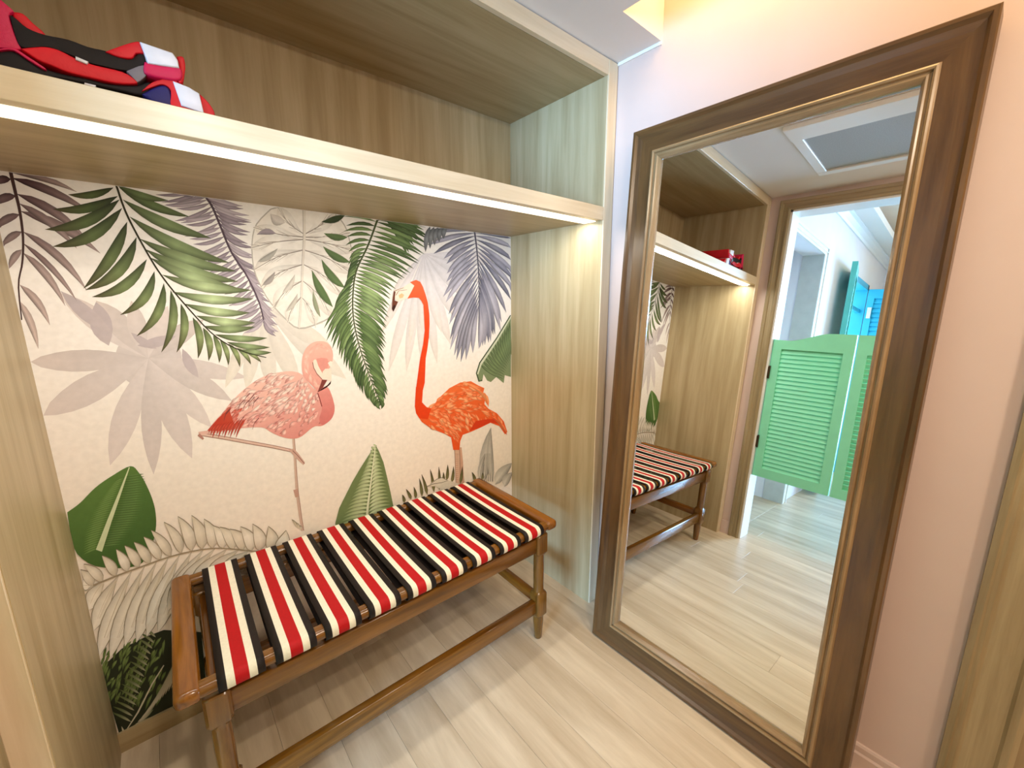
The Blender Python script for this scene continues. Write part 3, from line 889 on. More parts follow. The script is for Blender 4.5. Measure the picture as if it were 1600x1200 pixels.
for k in range(460):
    p = cD(rnd.uniform(1100, 1510), rnd.uniform(225, 500))
    if not inside(p, ob2) or p[0] < cD(1135, 0)[0]:
        continue
    gx = (p[0] - cD(1100, 0)[0]) / 138.0
    gy = (p[1] - cD(0, 225)[1]) / 85.0
    ang = math.radians((40 if gy > .55 else -10) + 60 * (gx - .3) + rnd.uniform(-22, 22))
    L = rnd.uniform(8, 19)
    e = (p[0] + math.cos(ang) * L, p[1] + math.sin(ang) * L)
    if not inside(e, ob2):
        continue
    c = mixc((246, 172, 122), (226, 84, 34), rnd.random() ** .8)
    pr.blade(p, e, rnd.uniform(2.4, 5), rnd.uniform(-2, 2), c, mixc(c, (252, 206, 164), .25), mixc(c, (190, 60, 20), .4), lay=2 + k % 5, edge=0.84, mid=1.06, n=5)
pr.poly([cD(*p) for p in [(1342, 455), (1372, 408), (1420, 400), (1470, 398), (1500, 425), (1440, 414), (1395, 436)]], (214, 62, 26), 7)
for k in range(9):
    a = cD(1440 + 5 * k, 385 + 3 * k)
    pr.blade(a, cD(1480 + 4.5 * k, 425 + 6 * k), 3, -2, (232, 90, 44), (244, 150, 100), (196, 70, 34), lay=8, n=4)
for k in range(10):
    a = cD(1330 + 9 * k, 240 + 4 * k)
    pr.blade(a, cD(1385 + 5 * k, 262 + 9 * k), 4, -2, (236, 120, 66), (246, 170, 118), (228, 100, 50), lay=8, n=4)
nk = [cHd(*p) for p in [(470, 98), (550, 68), (612, 95), (652, 170), (692, 290), (722, 400), (742, 560), (746, 700), (736, 900), (712, 1080), (690, 1200)]] + [cD(*p) for p in [(1136, 230), (1126, 270), (1122, 320), (1146, 346), (1166, 350), (1150, 400), (1110, 395), (1096, 372), (1090, 340), (1095, 262)]] + \
     [cHd(*p) for p in [(610, 1200), (652, 1000), (676, 800), (667, 600), (657, 430), (622, 362), (590, 326), (510, 322), (425, 338), (458, 250), (500, 180), (522, 150), (468, 122)]]
pr.poly(nk, (244, 108, 66), 9, (226, 66, 20), (cHd(560, 90), cHd(700, 900)))
pr.poly([cHd(*p) for p in [(232, 222), (300, 195), (370, 172), (430, 130), (472, 108), (526, 150), (495, 215), (455, 290), (428, 336), (335, 362), (285, 385), (250, 340)]], (246, 232, 218), 10)
pr.poly([cHd(*p) for p in [(300, 290), (345, 260), (380, 285), (360, 325), (315, 335)]], (244, 196, 150), 11)
pr.stroke([cHd(*p) for p in [(240, 230), (300, 205), (372, 182)]], 1.0, .6, (120, 74, 62), lay=11)
pr.stroke([cHd(*p) for p in [(262, 290), (300, 225), (420, 210)]], 1.0, .5, (150, 96, 84), lay=11)
pr.poly([cHd(*p) for p in [(232, 228), (256, 240), (248, 300), (244, 365), (292, 384), (262, 450), (226, 526), (203, 490), (212, 350)]], (108, 58, 42), 12)
pr.poly([cHd(*p) for p in [(205, 470), (240, 420), (262, 450), (226, 526)]], (56, 26, 22), 13)
pr.build('flamingo_print', 'bright orange flamingo with upright neck')

# --- round green leaf lower left
pr = Print(9)
lf = [cC(*p) for p in [(395, 975), (470, 920), (560, 830), (660, 760), (765, 705), (815, 745), (850, 800), (890, 890), (912, 980), (912, 1080), (880, 1190), (800, 1290), (560, 1290), (430, 1190), (410, 1080)]]
pr.poly([crv(lf + [lf[0]], k / 60) for k in range(60)], (92, 126, 62), 0, (64, 98, 46), (cC(600, 800), cC(880, 1200)))
for k in range(4, 34):
    t = k / 34
    a = cC(748 - 170 * t, 715 + 480 * t)
    pr.blade(a, cC(748 - 170 * t - 130 * (.3 + .7 * math.sin(2.6 * t)), 715 + 480 * t + 40), 3.2, 1, (84, 116, 56), (110, 142, 78), (92, 126, 62), lay=1 + k % 2, edge=.8, mid=1.1, n=4)
    pr.blade(a, cC(748 - 170 * t + 190 * (.25 + .75 * math.sin(2.4 * t + .2)), 715 + 480 * t - 20), 3.2, -1, (52, 82, 36), (104, 136, 76), (70, 104, 50), lay=1 + k % 2, edge=.7, mid=1.1, n=4)
pr.stroke([cC(*p) for p in [(758, 712), (700, 870), (640, 1030), (580, 1200)]], 1.4, 10, (206, 218, 178), lay=4)
pr.build('banana_leaf_print', 'broad green leaf at the lower left')

# --- dark green fern at the foot, lower left
pr = Print(8)
pr.poly([cE(*p) for p in [(215, 770), (300, 690), (400, 640), (480, 610), (640, 620), (660, 840), (560, 930), (390, 1010), (330, 1050), (290, 1055), (255, 960), (230, 870)]], (44, 50, 32), 0)
for k in range(110):
    a = cE(rnd.uniform(225, 505), rnd.uniform(640, 900))
    pr.blade(a, (a[0] - rnd.uniform(2, 12), a[1] + rnd.uniform(10, 26)), 4, 1, mixc((60, 76, 40), (140, 158, 96), rnd.random()), (108, 128, 70), (70, 84, 46), lay=1 + k % 3, n=5)
for k in range(16):
    a = cE(330 + 13 * k, 1040 - 13 * k)
    pr.blade(a, cE(390 + 15 * k, 1000 - 34 * k + 50), 4.4, 1, (206, 200, 176), (180, 178, 150), (120, 128, 92), lay=2, edge=.9, mid=1.02)
    pr.blade(cE(340 + 7 * k, 1000 - 24 * k), cE(255 + 9 * k, 960 - 24 * k), 4.2, 1, (190, 186, 160), (120, 130, 90), (90, 104, 60), lay=2, edge=.85, mid=1.05)
pr.stroke([cE(*p) for p in [(330, 1050), (370, 960), (430, 840), (480, 760)]], 3, 1.5, (210, 204, 180), lay=5)
for t in ((255, 985), (300, 1040)):
    pr.blade(cE(t[0] + 20, t[1] + 30), cE(t[0], t[1] - 20), 4, 0, (214, 206, 184), (200, 194, 170), (180, 176, 150), lay=4)
pr.build('fern_print', 'dark green fern at the lower left corner')

# --- big cream fern across the lower left
pr = Print(13)
st = [cE(*p) for p in [(180, 420), (290, 375), (400, 335), (500, 300), (600, 275), (700, 262), (800, 268), (880, 275), (960, 265)]]
up = [cE(*p) for p in [(125, 352), (148, 322), (250, 278), (298, 255), (345, 238), (395, 212), (435, 178), (505, 138), (575, 120), (642, 132), (690, 165), (725, 172), (780, 180), (835, 158), (910, 165), (1000, 185)]]
dn = [cE(*p) for p in [(130, 420), (165, 540), (185, 640), (215, 755), (290, 690), (350, 670), (400, 640), (455, 620), (500, 520), (540, 480), (620, 430), (700, 400), (780, 390), (860, 380), (960, 360)]]
for i in range(17):
    t = i / 16
    a = crv(st, t)
    b2 = crv(dn, t)
    c = mixc((248, 243, 232), (232, 224, 208), rnd.random())
    pr.blade(a, b2, 25, 4, (150, 140, 120), (164, 154, 134), (140, 130, 108), edge=1.0, mid=1.0, n=9, peak=.62)
    pr.blade(a, b2, 21.5, 4, mixc(c, (150, 136, 114), .45), c, mixc(c, (252, 248, 238), .5), edge=.90, mid=1.03, n=9, peak=.62)
    for k in range(3):
        o_ = rnd.uniform(-5, 5)
        pr.stroke([(a[0] * (1 - q) + b2[0] * q + o_ * math.sin(3.1 * q), a[1] * (1 - q) + b2[1] * q) for q in (.12, .35, .55, .78)], 1.0, .4, (204, 192, 170))
for i in range(19):
    t = i / 18
    a = crv(st, t)
    b2 = crv(up, t)
    c = mixc((246, 240, 228), (230, 221, 204), rnd.random())
    pr.blade(a, b2, 17 if t < .45 else 21, 5 if t > .4 else 2, (150, 138, 116), (168, 156, 134), (120, 108, 86), edge=1.0, mid=1.0, n=8, peak=.38)
    pr.blade(a, (b2[0], b2[1] + 1.2), 14.5 if t < .45 else 18, 5 if t > .4 else 2, mixc(c, (150, 136, 114), .45), c, mixc(c, (150, 138, 112), .3), edge=.90, mid=1.03, n=8, peak=.38)
pr.stroke([crv(st, k / 24) for k in range(25)], 2.6, 1.6, (158, 144, 120), lay=8)
pr.build('fern_print', 'large cream fern behind the bench')

# --- pointed calathea leaf behind the bench
pr = Print(14)
lf = [cD(*p) for p in [(908, 518), (870, 575), (835, 630), (800, 690), (770, 750), (740, 810), (722, 880), (725, 960), (990, 960), (990, 800), (978, 740), (962, 670), (945, 600), (925, 550)]]
pr.poly(lf, (112, 130, 84), 0)
for k in range(24):
    t = k / 23
    a = cD(906 - 40 * t, 530 + 400 * t)
    wl, wr = 10 + 150 * min(1, t * 1.1), 8 + 95 * min(1, t * 1.3)
    pr.blade(a, cD(906 - 40 * t - wl * .9, 530 + 400 * t + 12 + wl * .12 - 30 * 0), 5.0, 3, (196, 208, 168), (176, 190, 146), (128, 146, 100), lay=1, edge=.82, mid=1.05, n=6)
    pr.blade(a, cD(906 - 40 * t + wr, 530 + 400 * t - 6 - wr * .25), 5.0, -3, (206, 216, 180), (184, 198, 154), (140, 158, 110), lay=1, edge=.82, mid=1.05, n=6)
pr.stroke([cD(*p) for p in [(907, 520), (888, 680), (872, 800), (860, 960)]], 1.0, 4.5, (220, 224, 196), lay=3)
pr.build('calathea_leaf_print', 'pointed green leaf with pale veins')

# --- grass spikes, agave blades and pale bird by the right end
pr = Print(9)
for a, b2, wd in [((1205, 700), (1272, 172), 17), ((1290, 700), (1272, 172), 10), ((1175, 700), (1215, 420), 9)]:
    pr.blade(cG(*a), cG(*b2), wd, -3, (208, 202, 190), (178, 174, 166), (150, 146, 138), lay=0, edge=.75, mid=1.15, peak=.4)
for a, b2, wd in [((1310, 720), (1480, 510), 16), ((1400, 740), (1480, 600), 12)]:
    pr.blade(cG(*a), cG(*b2), wd, -3, (210, 204, 192), (184, 180, 170), (160, 156, 148), lay=1, edge=.78, mid=1.12)
for a, b2 in [((1120, 690), (1090, 600)), ((1186, 670), (1188, 600))]:
    pr.blade(cG(*a), cG(*b2), 4.6, .8, (124, 120, 78), (104, 102, 64), (62, 56, 38), edge=.8, mid=1.1, n=6, peak=.3)
for k in range(8):
    a = cG(1160 + 18 * k, 690)
    pr.stroke([a, cG(1180 + 14 * k, 560), cG(1215 + 8 * k, 420)], 1.0, .3, (120, 116, 108), lay=2)
pr.build('agave_print', 'grey agave blades')
pr = Print(12)
for a, b2 in [((610, 830), (584, 660)), ((660, 815), (605, 620)), ((725, 790), (688, 572)), ((775, 770), (770, 548)), ((845, 680), (856, 528)), ((895, 700), (912, 545)), ((975, 710), (996, 545)), ((810, 720), (815, 600))]:
    pr.blade(cG(*a), cG(*b2), 4.6, .8, (124, 120, 78), (104, 102, 64), (62, 56, 38), lay=0, edge=.8, mid=1.1, n=6, peak=.3)
pr.build('grass_print', 'thin grass spikes')
pr = Print(12)
for a, b2 in [((440, 890), (420, 815)), ((505, 860), (455, 762)), ((550, 850), (530, 740))]:
    pr.blade(cG(*a), cG(*b2), 4.6, .8, (124, 120, 78), (104, 102, 64), (62, 56, 38), lay=0, edge=.8, mid=1.1, n=6, peak=.3)
pr.build('grass_print', 'three short grass spikes')
pr = Print(12)
pr.poly([cG(*p) for p in [(655, 738), (700, 700), (750, 665), (800, 650), (850, 675), (960, 710), (940, 760), (800, 770), (740, 735)]], (222, 214, 198), 2)
pr.stroke([cG(*p) for p in [(655, 738), (720, 712), (800, 700), (860, 680)]], 1.4, .6, (130, 122, 108), lay=3)
pr.stroke([cG(*p) for p in [(690, 715), (750, 668), (800, 652), (850, 676)]], 1.0, 1.0, (140, 132, 118), lay=3)
pr.build('bird_print', 'pale bird head among the grass')
pr = Print(12)
for k in range(3):
    a = cD(548 + 8 * k, 900 + k * 4)
    pr.blade(a, cD(520 + 18 * k, 862 + 14 * k), 4, 1, (214, 204, 184), (190, 180, 158), (120, 112, 96), lay=1)
pr.build('sprig_print', 'small pale sprig')

# ------------------------------------------------------------------ luggage bench
bn = thing('luggage_bench', 'wooden luggage bench with red, cream and black webbing straps', 'bench', (0.531, 1.32, 0))
TX0, TX1, TY0, TY1, TZ0, TZ1 = -0.0755, 1.137, 1.036, 1.582, 0.499, 0.536
RW = 0.046
lx0, lx1, ly0, ly1 = 0.000, 1.070, 1.075, 1.545


def rail(name, x, y, z, mat, bev=0.012, seg=4):
    o = box(name, x, y, z, mat, bn, bev, seg)
    for p in o.data.polygons:
        p.use_smooth = True
    try:
        o.data.set_sharp_from_angle(angle=math.radians(50))
    except Exception:
        pass
    return o


rail('top_rail', (TX0 + RW - .012, TX1 - RW + .012), (TY0 + .004, TY0 + RW), (TZ0 + .002, TZ1 - .003), M['bench'], 0.015, 5)
rail('top_rail', (TX0 + RW - .012, TX1 - RW + .012), (TY1 - RW, TY1 - .004), (TZ0 + .002, TZ1 - .003), M['bench'], 0.015, 5)
rail('end_rail', (TX0, TX0 + RW + .006), (TY0, TY1), (TZ0, TZ1 + .002), M['bench_d'], 0.015, 5)
rail('end_rail', (TX1 - RW - .006, TX1), (TY0, TY1), (TZ0, TZ1 + .002), M['bench_d'], 0.015, 5)
for xs in (lx0, lx1):
    for ys in (ly0, ly1):
        box('spacer', (xs - .020, xs + .020), (ys - .020, ys + .020), (0.487, 0.502), M['frame'], bn)


def leg(xc, yc):
    bm = bmesh.new()
    h = 0.0275
    def ring(z, r, sq):
        vs = []
        for k in range(24):
            a = 2 * math.pi * (k + .5) / 24
            ca, sa = math.cos(a), math.sin(a)
            if sq:
                s = r / max(abs(ca), abs(sa))
                s = min(s, r * 1.34)
            else:
                s = r
            vs.append(bm.verts.new((xc + ca * s, yc + sa * s, z)))
        return vs
    prof = [(0, .013, 0), (.004, .016, 0), (.085, .0215, 0), (.100, .0215, 0), (.112, .0225, 0), (.118, h - .003, 1), (.124, h, 1), (.214, h, 1), (.222, h - .004, 1), (.228, .0215, 0),
            (.260, .0212, 0), (.320, .0220, 0), (.385, .0215, 0), (.396, .0225, 0), (.402, h - .004, 1), (.410, h, 1), (.484, h, 1), (.488, h - .003, 1)]
    rs = [ring(*p) for p in prof]
    for a, b2 in zip(rs, rs[1:]):
        for k in range(24):
            bm.faces.new((a[k], a[(k + 1) % 24], b2[(k + 1) % 24], b2[k]))
    bm.faces.new(list(reversed(rs[0])))
    bm.faces.new(rs[-1])
    o = link('leg', to_mesh(bm, 'leg'), M['bench_v'], bn, smooth=True)
    try:
        o.data.set_sharp_from_angle(angle=math.radians(35))
    except Exception:
        pass
    return o


for xs in (lx0, lx1):
    for ys in (ly0, ly1):
        leg(xs, ys)
for ys in (ly0, ly1):
    rail('apron', (lx0 + .024, lx1 - .024), (ys - .014, ys + .014), (0.412, 0.474), M['bench'], 0.004, 2)
    rail('stretcher', (lx0 + .024, lx1 - .024), (ys - .014, ys + .014), (0.132, 0.190), M['bench'], 0.004, 2)
for xs in (lx0, lx1):
    rail('side_apron', (xs - .012, xs + .012), (ly0 + .024, ly1 - .024), (0.412, 0.474), M['bench_d'], 0.004, 2)
    rail('side_stretcher', (xs - .016, xs + .016), (ly0 + .024, ly1 - .024), (0.160, 0.205), M['bench_d'], 0.012, 3)

# webbing: nine loops round the front and back rails
path = []
R = 0.019
def arc(cy, cz, a0, a1, n=7):
    return [(cy + R * math.cos(math.radians(a0 + (a1 - a0) * k / n)), cz + R * math.sin(math.radians(a0 + (a1 - a0) * k / n))) for k in range(n + 1)]
ya, yb, za, zb = TY0 + .0005, TY1 - .0005, TZ0 - .003, TZ1
path += arc(ya + R, zb - R, 180, 90) + arc(yb - R, zb - R, 90, 0) + arc(yb - R, za + R, 0, -90) + arc(ya + R, za + R, -90, -180)
# slight sag of the top run
dense = []
for i, p in enumerate(path):
    dense.append(p)
    nx = path[(i + 1) % len(path)]
    if abs(nx[0] - p[0]) > 0.3:
        for k in range(1, 10):
            t = k / 10
            dense.append((p[0] + (nx[0] - p[0]) * t, p[1] + (nx[1] - p[1]) * t - 0.004 * math.sin(math.pi * t) * (1 if p[1] > .51 else -0.3)))
path = dense
stripes = [(-0.0485, -0.0315, 2), (-0.0315, -0.0145, 1), (-0.0145, 0.0145, 0), (0.0145, 0.0315, 1), (0.0315, 0.0485, 2)]
bm = bmesh.new()
th = 0.0022
def prs(off):
    out = []
    n = len(path)
    for i, p in enumerate(path):
        a, c = path[i - 1], path[(i + 1) % n]
        dy, dz = c[0] - a[0], c[1] - a[1]
        L = math.hypot(dy, dz)
        out.append((p[0] - dz / L * off, p[1] + dy / L * off))
    return out
cx_in, cx_out = prs(0.0), prs(th)
edges_x = [s[0] for s in stripes] + [stripes[-1][1]]
vo = [[bm.verts.new((x, q[0], q[1])) for q in cx_out] for x in edges_x]
vi = [[bm.verts.new((x, q[0], q[1])) for q in cx_in] for x in edges_x]
n = len(path)
for s in range(5):
    for i in range(n):
        j = (i + 1) % n
        f = bm.faces.new((vo[s][i], vo[s + 1][i], vo[s + 1][j], vo[s][j]))
        f.material_index = stripes[s][2]
        f = bm.faces.new((vi[s][i], vi[s][j], vi[s + 1][j], vi[s + 1][i]))
        f.material_index = 2
for e in (0, 5):
    for i in range(n):
        j = (i + 1) % n
        f = bm.faces.new((vo[e][i], vo[e][j], vi[e][j], vi[e][i]))
        f.material_index = 2
sm = to_mesh(bm, 'strap')
for mm in (M['strap_red'], M['strap_white'], M['strap_black']):
    sm.materials.append(mm)
for p in sm.polygons:
    p.use_smooth = True
for k in range(9):
    o = link('strap', sm, None, bn)
    o.location = (0.0549 + k * 0.1194, 0, 0)

# the bench stands a touch askew: its left end nearer the wall
bn.location.y += 0.012
bn.rotation_euler.z = -0.0195

# ------------------------------------------------------------------ leaning mirror
ang = math.atan2(1.3766 - 1.2504, 1.988)
DEP = 0.064
mr_ = thing('standing_mirror', 'tall mirror in a dark moulded wooden frame leaning on the wall', 'mirror', (1.2504, 0.51, 0))
MY0, MY1, MH = 0.0824, 0.9369, 1.990
nv = Vector((-math.cos(ang), 0, math.sin(ang)))
uv_ = Vector((math.sin(ang), 0, math.cos(ang)))
base = Vector((1.2504, 0, 0.0045)) - nv * DEP      # back plane, at the floor


def MP(y, z, h):
    return base + Vector((0, y, 0)) + uv_ * z + nv * h


D = DEP
fp = [(0, 0), (0, D - .004), (.003, D), (.011, D), (.014, D - .004), (.018, D - .009), (.034, D - .012), (.060, D - .013), (.076, D - .013), (.076, 0)]
bp = [(.076, .004), (.076, D - .012), (.079, D - .006), (.083, D - .004), (.087, D - .007), (.089, D - .014), (.091, D - .014), (.094, D - .010), (.098, D - .009), (.101, D - .013), (.106, D - .022), (.107, D - .032), (.107, .004)]
for nm, pf, mt in (('frame', fp, M['frame']), ('inner_bead', bp, M['frame_bead'])):
    W = MY1 - MY0
    extrude_profile(nm + '_side', pf, 0, MH, lambda p, q, t: MP(MY1 - p, t, q), mt, mr_, lambda p: p[0], lambda p: -p[0], False)
    extrude_profile(nm + '_side', pf, 0, MH, lambda p, q, t: MP(MY0 + p, t, q), mt, mr_, lambda p: p[0], lambda p: -p[0], False)
    mh = M['frame_h'] if mt is M['frame'] else M['frame_bead_h']
    extrude_profile(nm + '_top', pf, MY0, MY1, lambda p, q, t: MP(t, MH - p, q), mh, mr_, lambda p: p[0], lambda p: -p[0], False)
    extrude_profile(nm + '_bottom', pf, MY0, MY1, lambda p, q, t: MP(t, p, q), mh, mr_, lambda p: p[0], lambda p: -p[0], False)
bm = bmesh.new()
g0, g1 = .100, .100
cs = []
for h in (D - .034, D - .030):
    cs.append([bm.verts.new(MP(y, z, h)) for y, z in ((MY0 + g0, g0), (MY1 - g0, g0), (MY1 - g0, MH - g0), (MY0 + g0, MH - g0))])
bm.faces.new(cs[0])
bm.faces.new(cs[1])
for k in range(4):
    bm.faces.new((cs[0][k], cs[0][(k + 1) % 4], cs[1][(k + 1) % 4], cs[1][k]))
link('mirror_glass', to_mesh(bm, 'mirror_glass'), M['mirror'], mr_)
bm = bmesh.new()
cs = []
for h in (.006, .012):
    cs.append([bm.verts.new(MP(y, z, h)) for y, z in ((MY0 + .06, .06), (MY1 - .06, .06), (MY1 - .06, MH - .06), (MY0 + .06, MH - .06))])
bm.faces.new(cs[0])
bm.faces.new(cs[1])
for k in range(4):
    bm.faces.new((cs[0][k], cs[0][(k + 1) % 4], cs[1][(k + 1) % 4], cs[1][k]))
link('backing_board', to_mesh(bm, 'backing_board'), M['frame'], mr_)

# ------------------------------------------------------------------ life vests on the shelf


SZ = ZS1 - .001


def pad(name, outline, y0, depth, mat, parent, bev=0.005, smooth_outline=True):
    """stuffed fabric pad: outline traced at the front plane y0, with its own depth and rounded rims"""
    pts = [(x / 4.706, y / 4.706) for x, y in outline]
    if smooth_outline:
        m_ = 3 * len(pts)
        pts = [crv(pts + [pts[0]], k / m_) for k in range(m_)]
    P = []
    for u, v in pts:
        p = unproject(u, v, 1, y0)
        P.append((min(max(p.x, XL + .004), XR), max(p.z, SZ + .0008)))
    Q = [P[0]]
    for p in P[1:]:
        if math.hypot(p[0] - Q[-1][0], p[1] - Q[-1][1]) > .0012:
            Q.append(p)
    bm = bmesh.new()
    f = bm.faces.new([bm.verts.new((x, y0, z)) for x, z in Q])
    r = bmesh.ops.extrude_face_region(bm, geom=[f])
    bmesh.ops.translate(bm, verts=[e for e in r['geom'] if isinstance(e, bmesh.types.BMVert)], vec=(0, depth, 0))
    es = [e for e in bm.edges if abs(e.verts[0].co.y - e.verts[1].co.y) < 1e-6]
    bmesh.ops.bevel(bm, geom=es, offset=bev, segments=3, affect='EDGES', profile=.5, clamp_overlap=True)
    bmesh.ops.triangulate(bm, faces=[f for f in bm.faces if len(f.verts) > 4])
    for v in bm.verts:
        v.co.z = max(v.co.z, SZ + .0005)
    o = link(name, to_mesh(bm, name), mat, parent, smooth=True)
    try:
        o.data.set_sharp_from_angle(angle=math.radians(50))
    except Exception:
        pass
    return o


v1 = thing('life_vest', 'red life vest with navy lining, lower one on the closet shelf', 'life vest', (-0.04, 1.27, SZ), 'folded life vests on the shelf')
pad('foam_lining', [(-120, 400), (0, 362), (100, 362), (220, 430), (330, 500), (480, 545), (640, 575), (800, 615), (1000, 625), (1090, 600), (1120, 640), (1040, 700), (850, 660), (500, 590), (300, 560), (0, 500), (-120, 480)], 1.112, 0.30, M['vest_black'], v1)
pad('foam_pad', [(1040, 690), (1130, 640), (1200, 622), (1252, 660), (1272, 790), (1150, 760)], 1.110, 0.26, M['vest_navy'], v1)
pad('outer_shell', [(1040, 672), (1120, 605), (1230, 578), (1300, 596), (1350, 700), (1420, 790), (1400, 830), (1262, 790), (1258, 665), (1200, 620), (1130, 636)], 1.108, 0.27, M['vest_red'], v1, 0.003)
pad('reflective_patch', [(1272, 594), (1390, 640), (1466, 686), (1502, 835), (1410, 800), (1335, 775)], 1.104, 0.07, M['vest_tape'], v1, 0.002, False)
pad('shell_end', [(1470, 690), (1540, 760), (1582, 845), (1500, 850)], 1.109, 0.25, M['vest_red'], v1, 0.003)
pad('piping', [(-60, 352), (0, 356), (100, 352), (210, 418), (330, 498), (320, 508), (200, 434), (95, 368), (0, 370), (-60, 368)], 1.106, 0.02, M['vest_pink'], v1, 0.001)
pad('buckle_tag', [(622, 606), (705, 626), (700, 642), (618, 620)], 1.104, 0.012, M['vest_tape'], v1, 0.001, False)
v2 = thing('life_vest', 'red life vest folded over black foam, on top of the other vest', 'life vest', (-0.06, 1.27, SZ + .05), 'folded life vests on the shelf')
pad('collar', [(-160, -120), (-40, -40), (45, 30), (100, 82), (66, 112), (112, 260), (152, 346), (140, 366), (0, 352), (-100, 340), (-170, 330)], 1.116, 0.28, M['vest_pink'], v2, 0.009)
pad('collar_flap', [(86, 82), (165, 95), (240, 165), (332, 250), (250, 262), (180, 205), (100, 130)], 1.122, 0.24, M['vest_red'], v2)
pad('foam_lining', [(70, 108), (110, 130), (200, 205), (330, 255), (500, 290), (650, 345), (780, 375), (880, 420), (960, 436), (1040, 380), (1068, 400), (1060, 470), (1000, 520), (880, 512), (760, 486), (640, 456), (500, 395), (350, 345), (230, 350), (150, 340), (108, 250)], 1.114, 0.28, M['vest_black'], v2, 0.006)
pad('outer_shell', [(150, 355), (240, 345), (330, 342), (430, 365), (560, 430), (700, 478), (900, 526), (1000, 590), (990, 616), (850, 610), (700, 578), (500, 530), (380, 480), (280, 440)], 1.108, 0.28, M['vest_red'], v2, 0.007)
pad('shell_fold', [(775, 378), (860, 345), (1010, 302), (1060, 350), (1066, 390), (1000, 392), (970, 428), (870, 416)], 1.110, 0.24, M['vest_red'], v2, 0.004)
pad('piping', [(930, 522), (1055, 478), (1082, 545), (1000, 612), (985, 580)], 1.110, 0.03, plain('piping_grey', rgb(120, 116, 124), .5), v2, 0.002)
pad('end_panel', [(1062, 450), (1200, 480), (1325, 490), (1330, 586), (1180, 574), (1062, 534)], 1.104, 0.20, M['vest_pink'], v2, 0.004)
pad('shell_end', [(1300, 412), (1350, 418), (1364, 500), (1342, 608), (1305, 590), (1320, 500)], 1.108, 0.22, M['vest_red'], v2, 0.004)
pad('reflective_patch', [(1028, 303), (1150, 345), (1270, 385), (1308, 440), (1320, 499), (1200, 482), (1088, 464), (1062, 390)], 1.101, 0.09, M['vest_tape'], v2, 0.003, False)
pad('buckle_tag', [(555, 412), (650, 452), (640, 470), (555, 436)], 1.104, 0.014, M['vest_tape'], v2, 0.001, False)

# ------------------------------------------------------------------ saloon doors in the doorway


def louvre_leaf(name, label, cat, mat, origin, along, width, z0, zfun, stile, thick, nsl, group=None, hinge=True, top=0.10, bottom=0.09):
    """framed louvred leaf standing at origin (hinge foot), running 'along'; zfun(s) gives the height of its top edge"""
    root = thing(name, label, cat, origin, group)
    A = Vector(along).normalized()
    Nn = Vector((-A.y, A.x, 0))
    O = Vector((origin[0], origin[1], 0))

    def prism(nm, outline, t0, t1, parent=root, m2=mat):
        bm = bmesh.new()
        a = [bm.verts.new(O + A * s + Nn * t0 + Vector((0, 0, z))) for s, z in outline]
        b2 = [bm.verts.new(O + A * s + Nn * t1 + Vector((0, 0, z))) for s, z in outline]
        k = len(outline)
        for i in range(k):
            bm.faces.new((a[i], a[(i + 1) % k], b2[(i + 1) % k], b2[i]))
        f1 = bm.faces.new(a)
        f2 = bm.faces.new(list(reversed(b2)))
        if k > 4:
            bmesh.ops.triangulate(bm, faces=[f1, f2])
        return link(nm, to_mesh(bm, nm), m2, parent)
    h = thick / 2
    zt = min(zfun(0), zfun(width)) - top
    zb = z0 + bottom
    prism('stile', [(0, z0), (stile, z0), (stile, zfun(stile)), (stile * .5, zfun(stile * .5)), (0, zfun(0))], -h, h)
    prism('stile', [(width - stile, z0), (width, z0), (width, zfun(width)), (width - stile * .5, zfun(width - stile * .5)), (width - stile, zfun(width - stile))], -h, h)
    prism('bottom_rail', [(stile, z0), (width - stile, z0), (width - stile, zb), (stile, zb)], -h, h)
    prism('top_rail', [(stile, zt), (width - stile, zt)] + [(stile + (width - 2 * stile) * (1 - k / 12), zfun(stile + (width - 2 * stile) * (1 - k / 12))) for k in range(13)], -h, h)
    pitch = (zt - zb) / nsl
    me = None
    for k in range(nsl):
        zc = zb + pitch * (k + .5)
        if me is None:
            bm = bmesh.new()
            vs = []
            for s in (stile - .003, width - stile + .003):
                for (t, z) in ((-h * .62, pitch * .60), (-h * .62 + .004, pitch * .62 + .002), (h * .62, -pitch * .56), (h * .62 - .004, -pitch * .60)):
                    vs.append(bm.verts.new(A * s + Nn * t + Vector((0, 0, z))))
            for i in range(4):
                bm.faces.new((vs[i], vs[(i + 1) % 4], vs[4 + (i + 1) % 4], vs[4 + i]))
            bm.faces.new(vs[:4])
            bm.faces.new(list(reversed(vs[4:])))
            me = to_mesh(bm, 'slat')
        o = link('slat', me, mat, root)
        o.location = O + Vector((0, 0, zc))
    return root, prism


def saloon_top(s):
    w_ = 0.4275
    t = min(1, max(0, (s / w_ - 0.22) / 0.5))
    return 1.372 + 0.050 * (t * t * (3 - 2 * t)) - 0.006 * math.sin(min(1, s / (w_ * .4)) * math.pi)


